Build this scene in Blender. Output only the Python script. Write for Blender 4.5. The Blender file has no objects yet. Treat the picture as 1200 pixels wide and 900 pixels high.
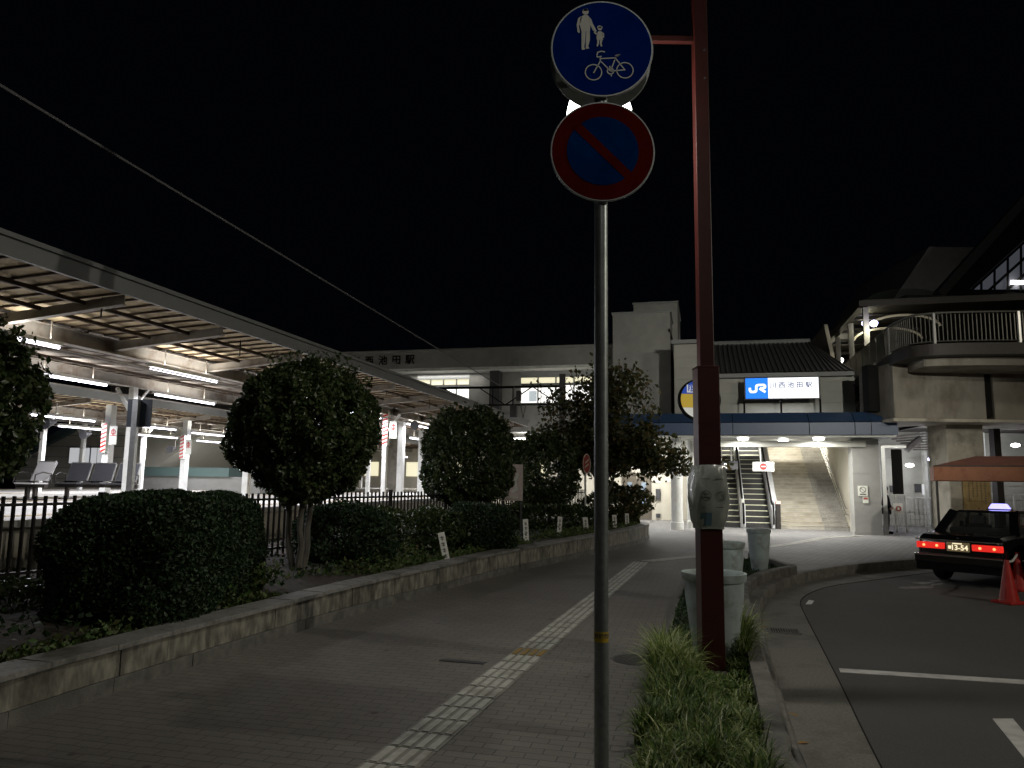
import bpy, bmesh, math, random
import numpy as np
from mathutils import Vector, Matrix
random.seed(7); RNG = np.random.default_rng(11)
SC = bpy.context.scene
COL = SC.collection
R = math.radians
# ------------------------------------------------------------------ camera
CF, PITCH, ROLL, EYE = 880.0, R(7.4), R(0.83), 1.7
_f = Vector((0, math.cos(PITCH), math.sin(PITCH)))
_u0 = Vector((0, -math.sin(PITCH), math.cos(PITCH)))
_r = Vector((1, 0, 0)) * math.cos(ROLL) + _u0 * math.sin(ROLL)
_u = -Vector((1, 0, 0)) * math.sin(ROLL) + _u0 * math.cos(ROLL)
cam_data = bpy.data.cameras.new('camera')
cam_data.sensor_width = 36.0; cam_data.lens = CF / 1200 * 36
cam_data.clip_start = 0.05; cam_data.clip_end = 2000
cam = bpy.data.objects.new('camera', cam_data); COL.objects.link(cam)
cam.matrix_world = Matrix(((_r.x, _u.x, -_f.x, 0), (_r.y, _u.y, -_f.y, 0), (_r.z, _u.z, -_f.z, EYE), (0, 0, 0, 1)))
SC.camera = cam
# ------------------------------------------------------------------ night sky
world = bpy.data.worlds.new('World'); SC.world = world; world.use_nodes = True
bg = world.node_tree.nodes['Background']
bg.inputs[0].default_value = (0.55, 0.75, 1.2, 1); bg.inputs[1].default_value = 0.0010
SC.view_settings.view_transform = 'Standard'; SC.view_settings.look = 'None'
SC.view_settings.exposure = 0.0; SC.view_settings.gamma = 1.0
SC.render.engine = 'CYCLES'
SC.cycles.use_denoising = True
SC.cycles.max_bounces = 5; SC.cycles.diffuse_bounces = 3; SC.cycles.glossy_bounces = 3
SC.cycles.transmission_bounces = 4; SC.cycles.transparent_max_bounces = 6
SC.cycles.sample_clamp_indirect = 3.0
SC.cycles.caustics_reflective = False; SC.cycles.caustics_refractive = False

# station frame: x = w (to the right along the facade), y = t (along the tracks)
ANG = R(14.3)
PV = Vector((math.sin(ANG), math.cos(ANG))); WV = Vector((math.cos(ANG), -math.sin(ANG)))
def S(w, t, z=0.0):
    return Vector((w * WV.x + t * PV.x, w * WV.y + t * PV.y, z))
SROT = -ANG
def ray(u, v): return _r * ((u - 600) / CF) - _u * ((v - 450) / CF) + _f
def gz(u, v, z=0.0):
    d = ray(u, v); return Vector((0, 0, EYE)) + d * ((z - EYE) / d.z)
def gy(u, v, Y):
    d = ray(u, v); return Vector((0, 0, EYE)) + d * (Y / d.y)
def tp(u, v, t):          # pixel -> (w, z) on the plane of constant t
    d = ray(u, v); k = t / (d.x * PV.x + d.y * PV.y); q = Vector((0, 0, EYE)) + d * k
    return q.x * WV.x + q.y * WV.y, q.z
def sz(u, v, z):          # pixel -> (w, t) at height z
    q = gz(u, v, z); return q.x * WV.x + q.y * WV.y, q.x * PV.x + q.y * PV.y

# ------------------------------------------------------------------ mesh builder
class MB:
    def __init__(s): s.v = []; s.f = []; s.m = []
    def face(s, idx, mi=0): s.f.append(idx); s.m.append(mi)
    def add(s, vs, fs, mi=0):
        b = len(s.v); s.v += [tuple(x) for x in vs]
        for f in fs: s.face([b + i for i in f], mi)
        return s
    def box(s, c, d, rz=0.0, mi=0, M=None):
        hx, hy, hz = d[0] / 2, d[1] / 2, d[2] / 2
        vs = [Vector((x * hx, y * hy, z * hz)) for z in (-1, 1) for y in (-1, 1) for x in (-1, 1)]
        if rz: vs = [Matrix.Rotation(rz, 3, 'Z') @ v for v in vs]
        if M is not None: vs = [M @ v for v in vs]
        c = Vector(c)
        return s.add([v + c for v in vs], [(0, 2, 3, 1), (4, 5, 7, 6), (0, 1, 5, 4), (2, 6, 7, 3), (0, 4, 6, 2), (1, 3, 7, 5)], mi)
    def bb(s, x0, x1, y0, y1, z0, z1, mi=0):
        return s.box(((x0 + x1) / 2, (y0 + y1) / 2, (z0 + z1) / 2), (x1 - x0, y1 - y0, z1 - z0), 0, mi)
    def bar(s, a, b, w, h=None, mi=0, up=(0, 0, 1)):      # rectangular bar between two points
        a = Vector(a); b = Vector(b); h = h or w; d = (b - a).normalized()
        upv = Vector(up)
        if abs(d.dot(upv)) > .98: upv = Vector((0, 1, 0))
        x = d.cross(upv).normalized(); y = x.cross(d).normalized()
        vs = []
        for p in (a, b):
            for sx, sy in ((-1, -1), (1, -1), (1, 1), (-1, 1)): vs.append(p + x * sx * w / 2 + y * sy * h / 2)
        return s.add(vs, [(0, 3, 2, 1), (4, 5, 6, 7), (0, 1, 5, 4), (1, 2, 6, 5), (2, 3, 7, 6), (3, 0, 4, 7)], mi)
    def tube(s, pts, rad, n=8, mi=0, caps=True):
        pts = [Vector(p) for p in pts]
        rads = rad if isinstance(rad, (list, tuple)) else [rad] * len(pts)
        b = len(s.v); N = len(pts); prev = None
        for i, p in enumerate(pts):
            d = (pts[min(i + 1, N - 1)] - pts[max(i - 1, 0)]).normalized()
            if prev is None:
                prev = d.cross(Vector((0, 0, 1)) if abs(d.z) < .9 else Vector((1, 0, 0))).normalized()
            x = (prev - d * prev.dot(d)).normalized(); y = d.cross(x); prev = x
            for k in range(n):
                a = 2 * math.pi * k / n
                s.v.append(tuple(p + (x * math.cos(a) + y * math.sin(a)) * rads[i]))
        for i in range(N - 1):
            for k in range(n):
                s.face([b + i * n + k, b + i * n + (k + 1) % n, b + (i + 1) * n + (k + 1) % n, b + (i + 1) * n + k], mi)
        if caps:
            s.face([b + k for k in range(n)][::-1], mi); s.face([b + (N - 1) * n + k for k in range(n)], mi)
        return s
    def lathe(s, prof, n=24, c=(0, 0, 0), mi=0):          # prof: (r, z)
        b = len(s.v)
        for r, z in prof:
            for k in range(n):
                a = 2 * math.pi * k / n
                s.v.append((c[0] + r * math.cos(a), c[1] + r * math.sin(a), c[2] + z))
        for i in range(len(prof) - 1):
            for k in range(n):
                s.face([b + i * n + k, b + i * n + (k + 1) % n, b + (i + 1) * n + (k + 1) % n, b + (i + 1) * n + k], mi)
        s.face([b + k for k in range(n)][::-1], mi); s.face([b + (len(prof) - 1) * n + k for k in range(n)], mi)
        return s
    def prism(s, poly, z0, z1, mi=0):                     # xy polygon, extruded upward
        n = len(poly); vs = [(p[0], p[1], z0) for p in poly] + [(p[0], p[1], z1) for p in poly]
        A = sum(poly[i][0] * poly[(i + 1) % n][1] - poly[(i + 1) % n][0] * poly[i][1] for i in range(n))
        o = list(range(n)) if A > 0 else list(range(n))[::-1]
        fs = [o[::-1], [n + i for i in o]]
        for i in range(n):
            a, c = o[i], o[(i + 1) % n]; fs.append((a, c, n + c, n + a))
        return s.add(vs, fs, mi)
    def xz(s, poly, y0, y1, mi=0):                        # polygon in x/z extruded along y
        n = len(poly); vs = [(p[0], y0, p[1]) for p in poly] + [(p[0], y1, p[1]) for p in poly]
        A = sum(poly[i][0] * poly[(i + 1) % n][1] - poly[(i + 1) % n][0] * poly[i][1] for i in range(n))
        o = list(range(n)) if A > 0 else list(range(n))[::-1]
        fs = [o, [n + i for i in o][::-1]]
        for i in range(n):
            a, c = o[i], o[(i + 1) % n]; fs.append((a, n + a, n + c, c))
        return s.add(vs, fs, mi)
    def yz(s, poly, x0, x1, mi=0):
        b = len(s.v); s.xz(poly, x0, x1, mi)
        for i in range(b, len(s.v)):
            x, y, z = s.v[i]; s.v[i] = (y, x, z)
        for i in range(len(s.f) - len(poly) - 2, len(s.f)): s.f[i] = list(s.f[i])[::-1]
        return s
    def strokes(s, pts, w, y=0.0, th=0.002, mi=0, closed=False):   # ribbon in the x/z plane
        P = [Vector((p[0], p[1])) for p in pts]
        n = len(P); L = []; Rr = []
        for i in range(n):
            if closed: a = P[(i - 1) % n]; c = P[(i + 1) % n]
            else: a = P[max(i - 1, 0)]; c = P[min(i + 1, n - 1)]
            d1 = (P[i] - a); d2 = (c - P[i])
            d1 = d1.normalized() if d1.length > 1e-9 else d2.normalized()
            d2 = d2.normalized() if d2.length > 1e-9 else d1
            d = (d1 + d2).normalized() if (d1 + d2).length > 1e-6 else d1
            nn = Vector((-d.y, d.x)); k = 1 / max(.5, abs(nn.dot(Vector((-d1.y, d1.x)))))
            L.append(P[i] + nn * w / 2 * k); Rr.append(P[i] - nn * w / 2 * k)
        m = n if closed else n - 1
        for i in range(m):
            j = (i + 1) % n
            s.xz([L[i], L[j], Rr[j], Rr[i]], y - th, y, mi)
        return s
    def disc(s, r, y0, y1, n=40, c=(0, 0), mi=0):
        return s.xz([(c[0] + r * math.cos(2 * math.pi * k / n), c[1] + r * math.sin(2 * math.pi * k / n)) for k in range(n)], y0, y1, mi)
    def ring(s, r0, r1, y0, y1, n=40, c=(0, 0), mi=0):
        for k in range(n):
            a, b = 2 * math.pi * k / n, 2 * math.pi * (k + 1) / n
            s.xz([(c[0] + r0 * math.cos(a), c[1] + r0 * math.sin(a)), (c[0] + r1 * math.cos(a), c[1] + r1 * math.sin(a)),
                  (c[0] + r1 * math.cos(b), c[1] + r1 * math.sin(b)), (c[0] + r0 * math.cos(b), c[1] + r0 * math.sin(b))], y0, y1, mi)
        return s
    def build(s, name, mats, parent=None, smooth=False, bevel=0.0, loc=None, rz=0.0, off=None):
        if off is not None: s.v = [(x - off[0], y - off[1], z - (off[2] if len(off) > 2 else 0)) for x, y, z in s.v]
        me = bpy.data.meshes.new(name); me.from_pydata(s.v, [], s.f)
        mats = mats if isinstance(mats, (list, tuple)) else [mats]
        for m in mats: me.materials.append(m)
        if len(mats) > 1: me.polygons.foreach_set('material_index', s.m)
        if smooth:
            me.polygons.foreach_set('use_smooth', [True] * len(me.polygons))
            try: me.set_sharp_from_angle(angle=R(38))
            except Exception: pass
        me.update()
        o = bpy.data.objects.new(name, me); COL.objects.link(o)
        if parent: o.parent = parent
        if loc is not None: o.location = loc
        if rz: o.rotation_euler = (0, 0, rz)
        if bevel:
            b = o.modifiers.new('edge', 'BEVEL'); b.width = bevel; b.segments = 2; b.limit_method = 'ANGLE'
        return o
def tag(o, label=None, cat=None, group=None, kind=None):
    if label: o['label'] = label
    if cat: o['category'] = cat
    if group: o['group'] = group
    if kind: o['kind'] = kind
    return o
def thing(name, label, cat, loc=(0, 0, 0), rz=0.0, group=None):
    o = bpy.data.objects.new(name, None); COL.objects.link(o); o.empty_display_size = .2
    o.location = loc; o.rotation_euler = (0, 0, rz)
    return tag(o, label, cat, group)
def sthing(name, label, cat, w, t, z=0.0, group=None, extra=0.0):
    return thing(name, label, cat, S(w, t, z), SROT + extra, group)
def copy_tree(o, parent=None):
    c = o.copy(); COL.objects.link(c); c.parent = parent
    for ch in [k for k in o.children]: copy_tree(ch, c)
    return c
def dup(o, loc, rz=None, label=None):
    c = copy_tree(o); c.location = loc
    if rz is not None: c.rotation_euler = (0, 0, rz)
    if label: c['label'] = label
    return c
def lamp(kind, name, parent, loc, power, color=(1, 1, 1), size=.3, sizey=None, rot=(0, 0, 0), spread=None, blend=None, cone=None):
    l = bpy.data.lights.new(name, kind); l.energy = power; l.color = color
    if kind == 'AREA':
        l.size = size
        if sizey: l.shape = 'RECTANGLE'; l.size_y = sizey
        if spread: l.spread = spread
    else:
        l.shadow_soft_size = size
        if cone: l.spot_size = cone; l.spot_blend = blend or .5
    o = bpy.data.objects.new(name, l); COL.objects.link(o); o.parent = parent
    o.location = loc; o.rotation_euler = rot
    return o
def text_mesh(txt, size, name, m, parent=None, th=0.002, loc=(0, 0, 0), align='CENTER', scale=(1, 1), bold=0.0, flip=False, space=1.0):
    """text standing in the x/z plane facing -y"""
    cu = bpy.data.curves.new(name, 'FONT'); cu.body = txt; cu.size = size; cu.extrude = th / 2
    cu.align_x = align; cu.align_y = 'CENTER'; cu.offset = bold; cu.resolution_u = 3; cu.space_character = space
    ob = bpy.data.objects.new(name + '_tmp', cu); COL.objects.link(ob)
    dg = bpy.context.evaluated_depsgraph_get()
    me = bpy.data.meshes.new_from_object(ob.evaluated_get(dg))
    bpy.data.objects.remove(ob); bpy.data.curves.remove(cu)
    me.name = name; me.materials.clear(); me.materials.append(m)
    for v in me.vertices:
        x, y, z = v.co; v.co = (x * scale[0], -z, y * scale[1])
    o = bpy.data.objects.new(name, me); COL.objects.link(o)
    if parent: o.parent = parent
    o.location = loc
    return o

# ------------------------------------------------------------------ materials
def mat(name, col, rough=.6, metal=0.0, noise=0.0, nscale=8.0, bump=0.0, bscale=40.0, dirt=None, dscale=1.5, coat=0.0, spec=.5, stretch=None):
    m = bpy.data.materials.new(name); m.use_nodes = True
    nt = m.node_tree; b = nt.nodes['Principled BSDF']
    b.inputs['Roughness'].default_value = rough; b.inputs['Metallic'].default_value = metal
    b.inputs['Specular IOR Level'].default_value = spec
    if coat: b.inputs['Coat Weight'].default_value = coat; b.inputs['Coat Roughness'].default_value = .08
    b.inputs['Base Color'].default_value = (*col, 1)
    if noise or bump or dirt:
        tc = nt.nodes.new('ShaderNodeTexCoord'); out = tc.outputs['Object']
        if stretch:
            mp = nt.nodes.new('ShaderNodeMapping'); mp.inputs['Scale'].default_value = stretch
            nt.links.new(out, mp.inputs[0]); out = mp.outputs[0]
        cur = None
        if noise:
            n = nt.nodes.new('ShaderNodeTexNoise'); n.inputs['Scale'].default_value = nscale; n.inputs['Detail'].default_value = 5
            nt.links.new(out, n.inputs['Vector'])
            r = nt.nodes.new('ShaderNodeValToRGB')
            r.color_ramp.elements[0].position = .3; r.color_ramp.elements[1].position = .7
            r.color_ramp.elements[0].color = (*[c * (1 - noise) for c in col], 1)
            r.color_ramp.elements[1].color = (*[min(1, c * (1 + noise)) for c in col], 1)
            nt.links.new(n.outputs['Fac'], r.inputs[0]); cur = r.outputs[0]
        if dirt:
            n2 = nt.nodes.new('ShaderNodeTexNoise'); n2.inputs['Scale'].default_value = dscale; n2.inputs['Detail'].default_value = 8
            n2.inputs['Roughness'].default_value = .65
            nt.links.new(out, n2.inputs['Vector'])
            r2 = nt.nodes.new('ShaderNodeValToRGB'); r2.color_ramp.elements[0].position = .48; r2.color_ramp.elements[1].position = .68
            nt.links.new(n2.outputs['Fac'], r2.inputs[0])
            mx = nt.nodes.new('ShaderNodeMix'); mx.data_type = 'RGBA'
            nt.links.new(r2.outputs[0], mx.inputs[0])
            if cur: nt.links.new(cur, mx.inputs[6])
            else: mx.inputs[6].default_value = (*col, 1)
            mx.inputs[7].default_value = (*dirt, 1); cur = mx.outputs[2]
        if cur: nt.links.new(cur, b.inputs['Base Color'])
        if bump:
            n3 = nt.nodes.new('ShaderNodeTexNoise'); n3.inputs['Scale'].default_value = bscale; n3.inputs['Detail'].default_value = 6
            nt.links.new(out, n3.inputs['Vector'])
            bp = nt.nodes.new('ShaderNodeBump'); bp.inputs['Strength'].default_value = bump; bp.inputs['Distance'].default_value = .01
            nt.links.new(n3.outputs['Fac'], bp.inputs['Height']); nt.links.new(bp.outputs[0], b.inputs['Normal'])
    return m
def emis(name, col, strength, base=(.5, .5, .5)):
    m = bpy.data.materials.new(name); m.use_nodes = True; b = m.node_tree.nodes['Principled BSDF']
    b.inputs['Base Color'].default_value = (*base, 1); b.inputs['Emission Color'].default_value = (*col, 1)
    b.inputs['Emission Strength'].default_value = strength; return m
def leafmat(name, cols, rough=.5, trans=.25):
    m = bpy.data.materials.new(name); m.use_nodes = True; nt = m.node_tree; b = nt.nodes['Principled BSDF']
    g = nt.nodes.new('ShaderNodeNewGeometry'); r = nt.nodes.new('ShaderNodeValToRGB')
    while len(r.color_ramp.elements) < len(cols): r.color_ramp.elements.new(.5)
    for i, c in enumerate(cols):
        r.color_ramp.elements[i].position = i / (len(cols) - 1); r.color_ramp.elements[i].color = (*c, 1)
    nt.links.new(g.outputs['Random Per Island'], r.inputs[0]); nt.links.new(r.outputs[0], b.inputs['Base Color'])
    b.inputs['Roughness'].default_value = rough
    t = nt.nodes.new('ShaderNodeBsdfTranslucent'); nt.links.new(r.outputs[0], t.inputs[0])
    mx = nt.nodes.new('ShaderNodeMixShader'); mx.inputs[0].default_value = trans
    out = nt.nodes['Material Output']
    nt.links.new(b.outputs[0], mx.inputs[1]); nt.links.new(t.outputs[0], mx.inputs[2]); nt.links.new(mx.outputs[0], out.inputs[0])
    return m
def glass(name, tint=(.6, .65, .65), alpha=.25, rough=.05):
    m = bpy.data.materials.new(name); m.use_nodes = True; b = m.node_tree.nodes['Principled BSDF']
    b.inputs['Base Color'].default_value = (*tint, 1); b.inputs['Roughness'].default_value = rough
    b.inputs['Alpha'].default_value = alpha; return m
def brickmat(name, c1, c2, mortar, bw, bh, rot=0.0, msize=.006, rough=.75, dirt=(.05, .048, .045), bump=.5, offset=.5, big=.35):
    m = bpy.data.materials.new(name); m.use_nodes = True; nt = m.node_tree; b = nt.nodes['Principled BSDF']
    tc = nt.nodes.new('ShaderNodeTexCoord'); mp = nt.nodes.new('ShaderNodeMapping'); mp.inputs['Rotation'].default_value = (0, 0, rot)
    nt.links.new(tc.outputs['Object'], mp.inputs[0])
    br = nt.nodes.new('ShaderNodeTexBrick'); br.offset = offset
    for k, v in (('Scale', 1.0), ('Mortar Size', msize), ('Mortar Smooth', .3), ('Bias', 0.0), ('Brick Width', bw), ('Row Height', bh)):
        br.inputs[k].default_value = v
    br.inputs['Color1'].default_value = (*c1, 1); br.inputs['Color2'].default_value = (*c2, 1); br.inputs['Mortar'].default_value = (*mortar, 1)
    # slight wobble so that the joints are not ruled lines
    n0 = nt.nodes.new('ShaderNodeTexNoise'); n0.inputs['Scale'].default_value = 2.2; nt.links.new(mp.outputs[0], n0.inputs['Vector'])
    va = nt.nodes.new('ShaderNodeVectorMath'); va.operation = 'SCALE'; va.inputs[3].default_value = .03; nt.links.new(n0.outputs['Color'], va.inputs[0])
    vb = nt.nodes.new('ShaderNodeVectorMath'); vb.operation = 'ADD'; nt.links.new(mp.outputs[0], vb.inputs[0]); nt.links.new(va.outputs[0], vb.inputs[1])
    nt.links.new(vb.outputs[0], br.inputs['Vector'])
    n = nt.nodes.new('ShaderNodeTexNoise'); n.inputs['Scale'].default_value = .7; n.inputs['Detail'].default_value = 9; n.inputs['Roughness'].default_value = .7
    nt.links.new(tc.outputs['Object'], n.inputs['Vector'])
    rp = nt.nodes.new('ShaderNodeValToRGB'); rp.color_ramp.elements[0].position = .42; rp.color_ramp.elements[1].position = .72
    rp.color_ramp.elements[1].color = (big, big, big, 1); rp.color_ramp.elements[0].color = (0, 0, 0, 1)
    nt.links.new(n.outputs['Fac'], rp.inputs[0])
    mx = nt.nodes.new('ShaderNodeMix'); mx.data_type = 'RGBA'; nt.links.new(rp.outputs[0], mx.inputs[0])
    nt.links.new(br.outputs['Color'], mx.inputs[6]); mx.inputs[7].default_value = (*dirt, 1)
    n2 = nt.nodes.new('ShaderNodeTexNoise'); n2.inputs['Scale'].default_value = 60; n2.inputs['Detail'].default_value = 4
    nt.links.new(tc.outputs['Object'], n2.inputs['Vector'])
    mr = nt.nodes.new('ShaderNodeMapRange'); mr.inputs[3].default_value = .7; mr.inputs[4].default_value = 1.3; nt.links.new(n2.outputs['Fac'], mr.inputs[0])
    mx2 = nt.nodes.new('ShaderNodeVectorMath'); mx2.operation = 'MULTIPLY'; nt.links.new(mx.outputs[2], mx2.inputs[0]); nt.links.new(mr.outputs[0], mx2.inputs[1])
    vo = nt.nodes.new('ShaderNodeTexVoronoi'); vo.inputs['Scale'].default_value = 1.6; nt.links.new(tc.outputs['Object'], vo.inputs['Vector'])
    sp = nt.nodes.new('ShaderNodeMapRange'); sp.inputs[1].default_value = .035; sp.inputs[2].default_value = .06; sp.inputs[3].default_value = .45; sp.inputs[4].default_value = 1.0
    nt.links.new(vo.outputs['Distance'], sp.inputs[0])
    n4 = nt.nodes.new('ShaderNodeTexNoise'); n4.inputs['Scale'].default_value = .35; n4.inputs['Detail'].default_value = 5; nt.links.new(tc.outputs['Object'], n4.inputs['Vector'])
    m4 = nt.nodes.new('ShaderNodeMapRange'); m4.inputs[1].default_value = .35; m4.inputs[2].default_value = .65; m4.inputs[3].default_value = .78; m4.inputs[4].default_value = 1.15; nt.links.new(n4.outputs['Fac'], m4.inputs[0])
    mm = nt.nodes.new('ShaderNodeMath'); mm.operation = 'MULTIPLY'; nt.links.new(sp.outputs[0], mm.inputs[0]); nt.links.new(m4.outputs[0], mm.inputs[1])
    mx3 = nt.nodes.new('ShaderNodeVectorMath'); mx3.operation = 'MULTIPLY'; nt.links.new(mx2.outputs[0], mx3.inputs[0]); nt.links.new(mm.outputs[0], mx3.inputs[1])
    nt.links.new(mx3.outputs[0], b.inputs['Base Color'])
    bp = nt.nodes.new('ShaderNodeBump'); bp.inputs['Strength'].default_value = bump; bp.inputs['Distance'].default_value = .006; bp.invert = True
    nt.links.new(br.outputs['Fac'], bp.inputs['Height']); nt.links.new(bp.outputs[0], b.inputs['Normal'])
    b.inputs['Roughness'].default_value = rough
    return m
M = {}
M['asphalt'] = mat('asphalt', (.084, .083, .080), .85, noise=.4, nscale=110, bump=.9, bscale=200, dirt=(.10, .098, .092), dscale=.35)
M['earth'] = mat('earth', (.04, .032, .024), .95, noise=.5, nscale=14, bump=.8, bscale=30)
M['paver'] = brickmat('brown paver', (.190, .178, .160), (.165, .153, .138), (.065, .058, .052), .2, .1, rot=ANG, msize=.004, big=.5)
M['forepave'] = brickmat('grey paver', (.22, .215, .21), (.17, .168, .165), (.08, .078, .075), .2, .2, rot=ANG + R(45), msize=.012, bump=.4, dirt=(.12, .115, .11))
M['kerb'] = mat('kerb concrete', (.15, .145, .13), .85, noise=.3, nscale=9, bump=.5, bscale=60, dirt=(.07, .066, .055), dscale=2.2)
M['gutter'] = mat('gutter concrete', (.17, .165, .145), .85, noise=.22, nscale=40, bump=.6, bscale=120, dirt=(.085, .08, .068), dscale=1.3)
M['granite'] = mat('granite panel', (.215, .205, .168), .8, noise=.55, nscale=14, bump=1.0, bscale=16, dirt=(.045, .042, .030), dscale=3.2, stretch=(1, 1, .4))
M['cap'] = mat('cap stone', (.22, .215, .20), .7, noise=.25, nscale=30, bump=.3, bscale=60, dirt=(.07, .066, .05), dscale=2)
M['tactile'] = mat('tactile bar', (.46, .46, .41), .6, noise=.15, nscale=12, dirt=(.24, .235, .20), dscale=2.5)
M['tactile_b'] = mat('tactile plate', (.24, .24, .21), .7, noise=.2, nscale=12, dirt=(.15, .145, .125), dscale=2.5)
M['tactile_y'] = mat('yellow tactile plate', (.30, .20, .06), .6, noise=.2, nscale=12, dirt=(.16, .13, .07))
M['paint'] = mat('road paint', (.6, .6, .57), .6, noise=.12, nscale=20, dirt=(.38, .38, .36), dscale=5)
M['paint_worn'] = mat('worn road paint', (.22, .22, .21), .7, noise=.35, nscale=14, dirt=(.07, .07, .07), dscale=5)
M['galv'] = mat('galvanised steel', (.30, .33, .33), .42, .75, noise=.14, nscale=30, dirt=(.2, .22, .22), dscale=4)
M['alu'] = mat('aluminium', (.55, .56, .56), .35, .8, noise=.1, nscale=20)
M['steel'] = mat('stainless steel', (.62, .63, .65), .22, .95, noise=.06, nscale=12)
M['signback'] = mat('sign rim grey', (.34, .36, .36), .45, .4, noise=.1, nscale=20)
M['blue'] = mat('sign blue', (.0, .026, .22), .7, noise=.15, nscale=6, spec=0)
M['noparkblue'] = mat('no parking blue', (.0, .033, .155), .7, noise=.25, nscale=5, spec=0)
M['deckpale'] = mat('pale platform paving', (.48, .47, .44), .8, noise=.1, nscale=3)
M['wirem'] = mat('weathered wire', (.20, .20, .21), .9)
M['noparkred'] = mat('no parking red', (.11, .009, .006), .7, noise=.28, nscale=5, spec=0)
M['signwhite'] = mat('sign white', (.68, .70, .62), .4, noise=.05, nscale=10)
M['maroon'] = mat('maroon painted steel', (.048, .008, .006), .40, noise=.18, nscale=6, bump=.1, bscale=15, dirt=(.045, .009, .007), dscale=3)
M['cream'] = mat('cream wall panel', (.56, .53, .44), .6, noise=.06, nscale=2, dirt=(.48, .45, .37), dscale=.8)
M['panel'] = mat('pale grey wall panel', (.40, .40, .36), .6, noise=.06, nscale=2, dirt=(.33, .33, .29), dscale=.7)
M['panel_dk'] = mat('grey wall panel', (.30, .30, .28), .6, noise=.08, nscale=2, dirt=(.24, .24, .22), dscale=.7)
M['white'] = mat('white painted steel', (.72, .73, .70), .45, noise=.05, nscale=5, dirt=(.55, .55, .5), dscale=2)
M['offwhite'] = mat('off white board', (.82, .82, .76), .5, noise=.05, nscale=5)
M['black'] = mat('black paint', (.012, .012, .012), .8, spec=.1)
M['seam'] = mat('dark joint', (.03, .03, .028), 1.0, spec=0)  # dark joint line along the gutter edge
M['grate'] = mat('worn iron grate', (.16, .16, .15), .75, .2, noise=.3, nscale=30)
M['darkmetal'] = mat('dark brown metal', (.02, .016, .013), .6, noise=.2, nscale=8)
M['darkgrey'] = mat('dark grey metal', (.06, .06, .065), .5, noise=.15, nscale=8)
M['roofunder'] = mat('tan roof underside', (.62, .51, .33), .8, noise=.12, nscale=3, dirt=(.27, .20, .12), dscale=1.2)
M['rib'] = mat('brown roof rib', (.10, .07, .05), .7, noise=.2, nscale=8)
M['beam'] = mat('grey painted girder', (.33, .31, .28), .6, noise=.1, nscale=2, dirt=(.16, .12, .09), dscale=1.7)
M['fascia'] = mat('grey fascia board', (.24, .25, .25), .55, noise=.06, nscale=3, dirt=(.24, .24, .24), dscale=1)
M['rust'] = mat('rust stained steel', (.30, .27, .24), .8, noise=.2, nscale=4, dirt=(.10, .055, .035), dscale=3.5)
M['navy'] = mat('navy canopy cladding', (.035, .07, .15), .4, noise=.06, nscale=3)
M['rooftile'] = mat('corrugated roof', (.075, .078, .08), .6, noise=.15, nscale=5)
M['stone'] = mat('stair stone', (.42, .39, .33), .6, noise=.18, nscale=5, dirt=(.28, .25, .2), dscale=2.0, stretch=(.6, 2, 1))
M['stonegrey'] = mat('grey stair stone', (.30, .29, .26), .6, noise=.25, nscale=22, dirt=(.2, .19, .17), dscale=2.0)
M['nosing'] = mat('pale stair nosing', (.60, .56, .44), .5, noise=.1, nscale=8)
M['stepblack'] = mat('escalator step', (.035, .035, .035), .45, .3)
M['stepedge'] = mat('escalator step edge', (.72, .71, .52), .5)
M['steelpale'] = mat('satin steel', (.82, .83, .85), .38, .0, noise=.06, nscale=5)
M['concrete'] = mat('stained concrete', (.27, .25, .21), .85, noise=.12, nscale=3, bump=.25, bscale=30, dirt=(.12, .10, .075), dscale=.8, stretch=(1, 1, .5))
M['concrete2'] = mat('bare concrete', (.46, .43, .36), .85, noise=.1, nscale=3, bump=.2, bscale=30, dirt=(.2, .18, .14), dscale=1)
M['awning'] = mat('red brown awning cloth', (.30, .125, .065), .75, noise=.12, nscale=4, dirt=(.18, .06, .035), dscale=2)
M['pot'] = mat('plastic planter', (.42, .50, .50), .55, noise=.12, nscale=6, dirt=(.22, .24, .21), dscale=4)
M['cone'] = mat('cone red', (.42, .022, .014), .4, noise=.12, nscale=10)
M['cargloss'] = mat('black car paint', (.008, .008, .009), .18, 0, coat=1.0)
M['rubber'] = mat('tyre rubber', (.018, .018, .018), .85)
M['chrome'] = mat('chrome', (.7, .7, .7), .15, 1)
M['carglass'] = glass('tinted car glass', (.03, .035, .035), .55, .04)
M['seatcloth'] = mat('car seat cloth', (.12, .12, .11), .8)
M['tail_lit'] = emis('lit tail lamp', (1, .03, .02), .75, (.3, .01, .01))
M['tail_hot'] = emis('lit tail bulb', (1, .30, .10), 2.4, (.3, .1, .05))
M['tail_off'] = mat('unlit tail lamp', (.32, .01, .012), .15, coat=.8)
M['plate'] = emis('lit number plate', (1, .72, .35), .10, (.03, .045, .03))
M['plate_txt'] = emis('lit plate digits', (1, .85, .55), 1.1, (.7, .7, .6))
M['roofsign'] = emis('roof lamp', (.35, .33, 1), 2.2)
M['tube'] = emis('fluorescent tube', (.88, .86, 1), 9.0)
M['lampwarm'] = emis('street lamp glass', (.98, 1, .92), 10.0)
M['lampwhite'] = emis('ceiling lamp glass', (1, .98, .92), 12.0)
M['lampblue'] = emis('wall lamp glass', (.62, .58, 1), 9.0)
M['jrblue'] = emis('lit sign blue', (.0, .20, .95), 1.1, (0, .1, .4))
M['litwhite'] = emis('lit sign white', (.93, .96, 1), 1.25, (.8, .8, .8))
M['jrtext'] = emis('lit sign lettering', (.10, .15, .38), .5, (.03, .03, .06))
M['buswhite'] = emis('lit bus sign white', (.9, .9, .8), .38, (.6, .6, .6))
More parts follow.
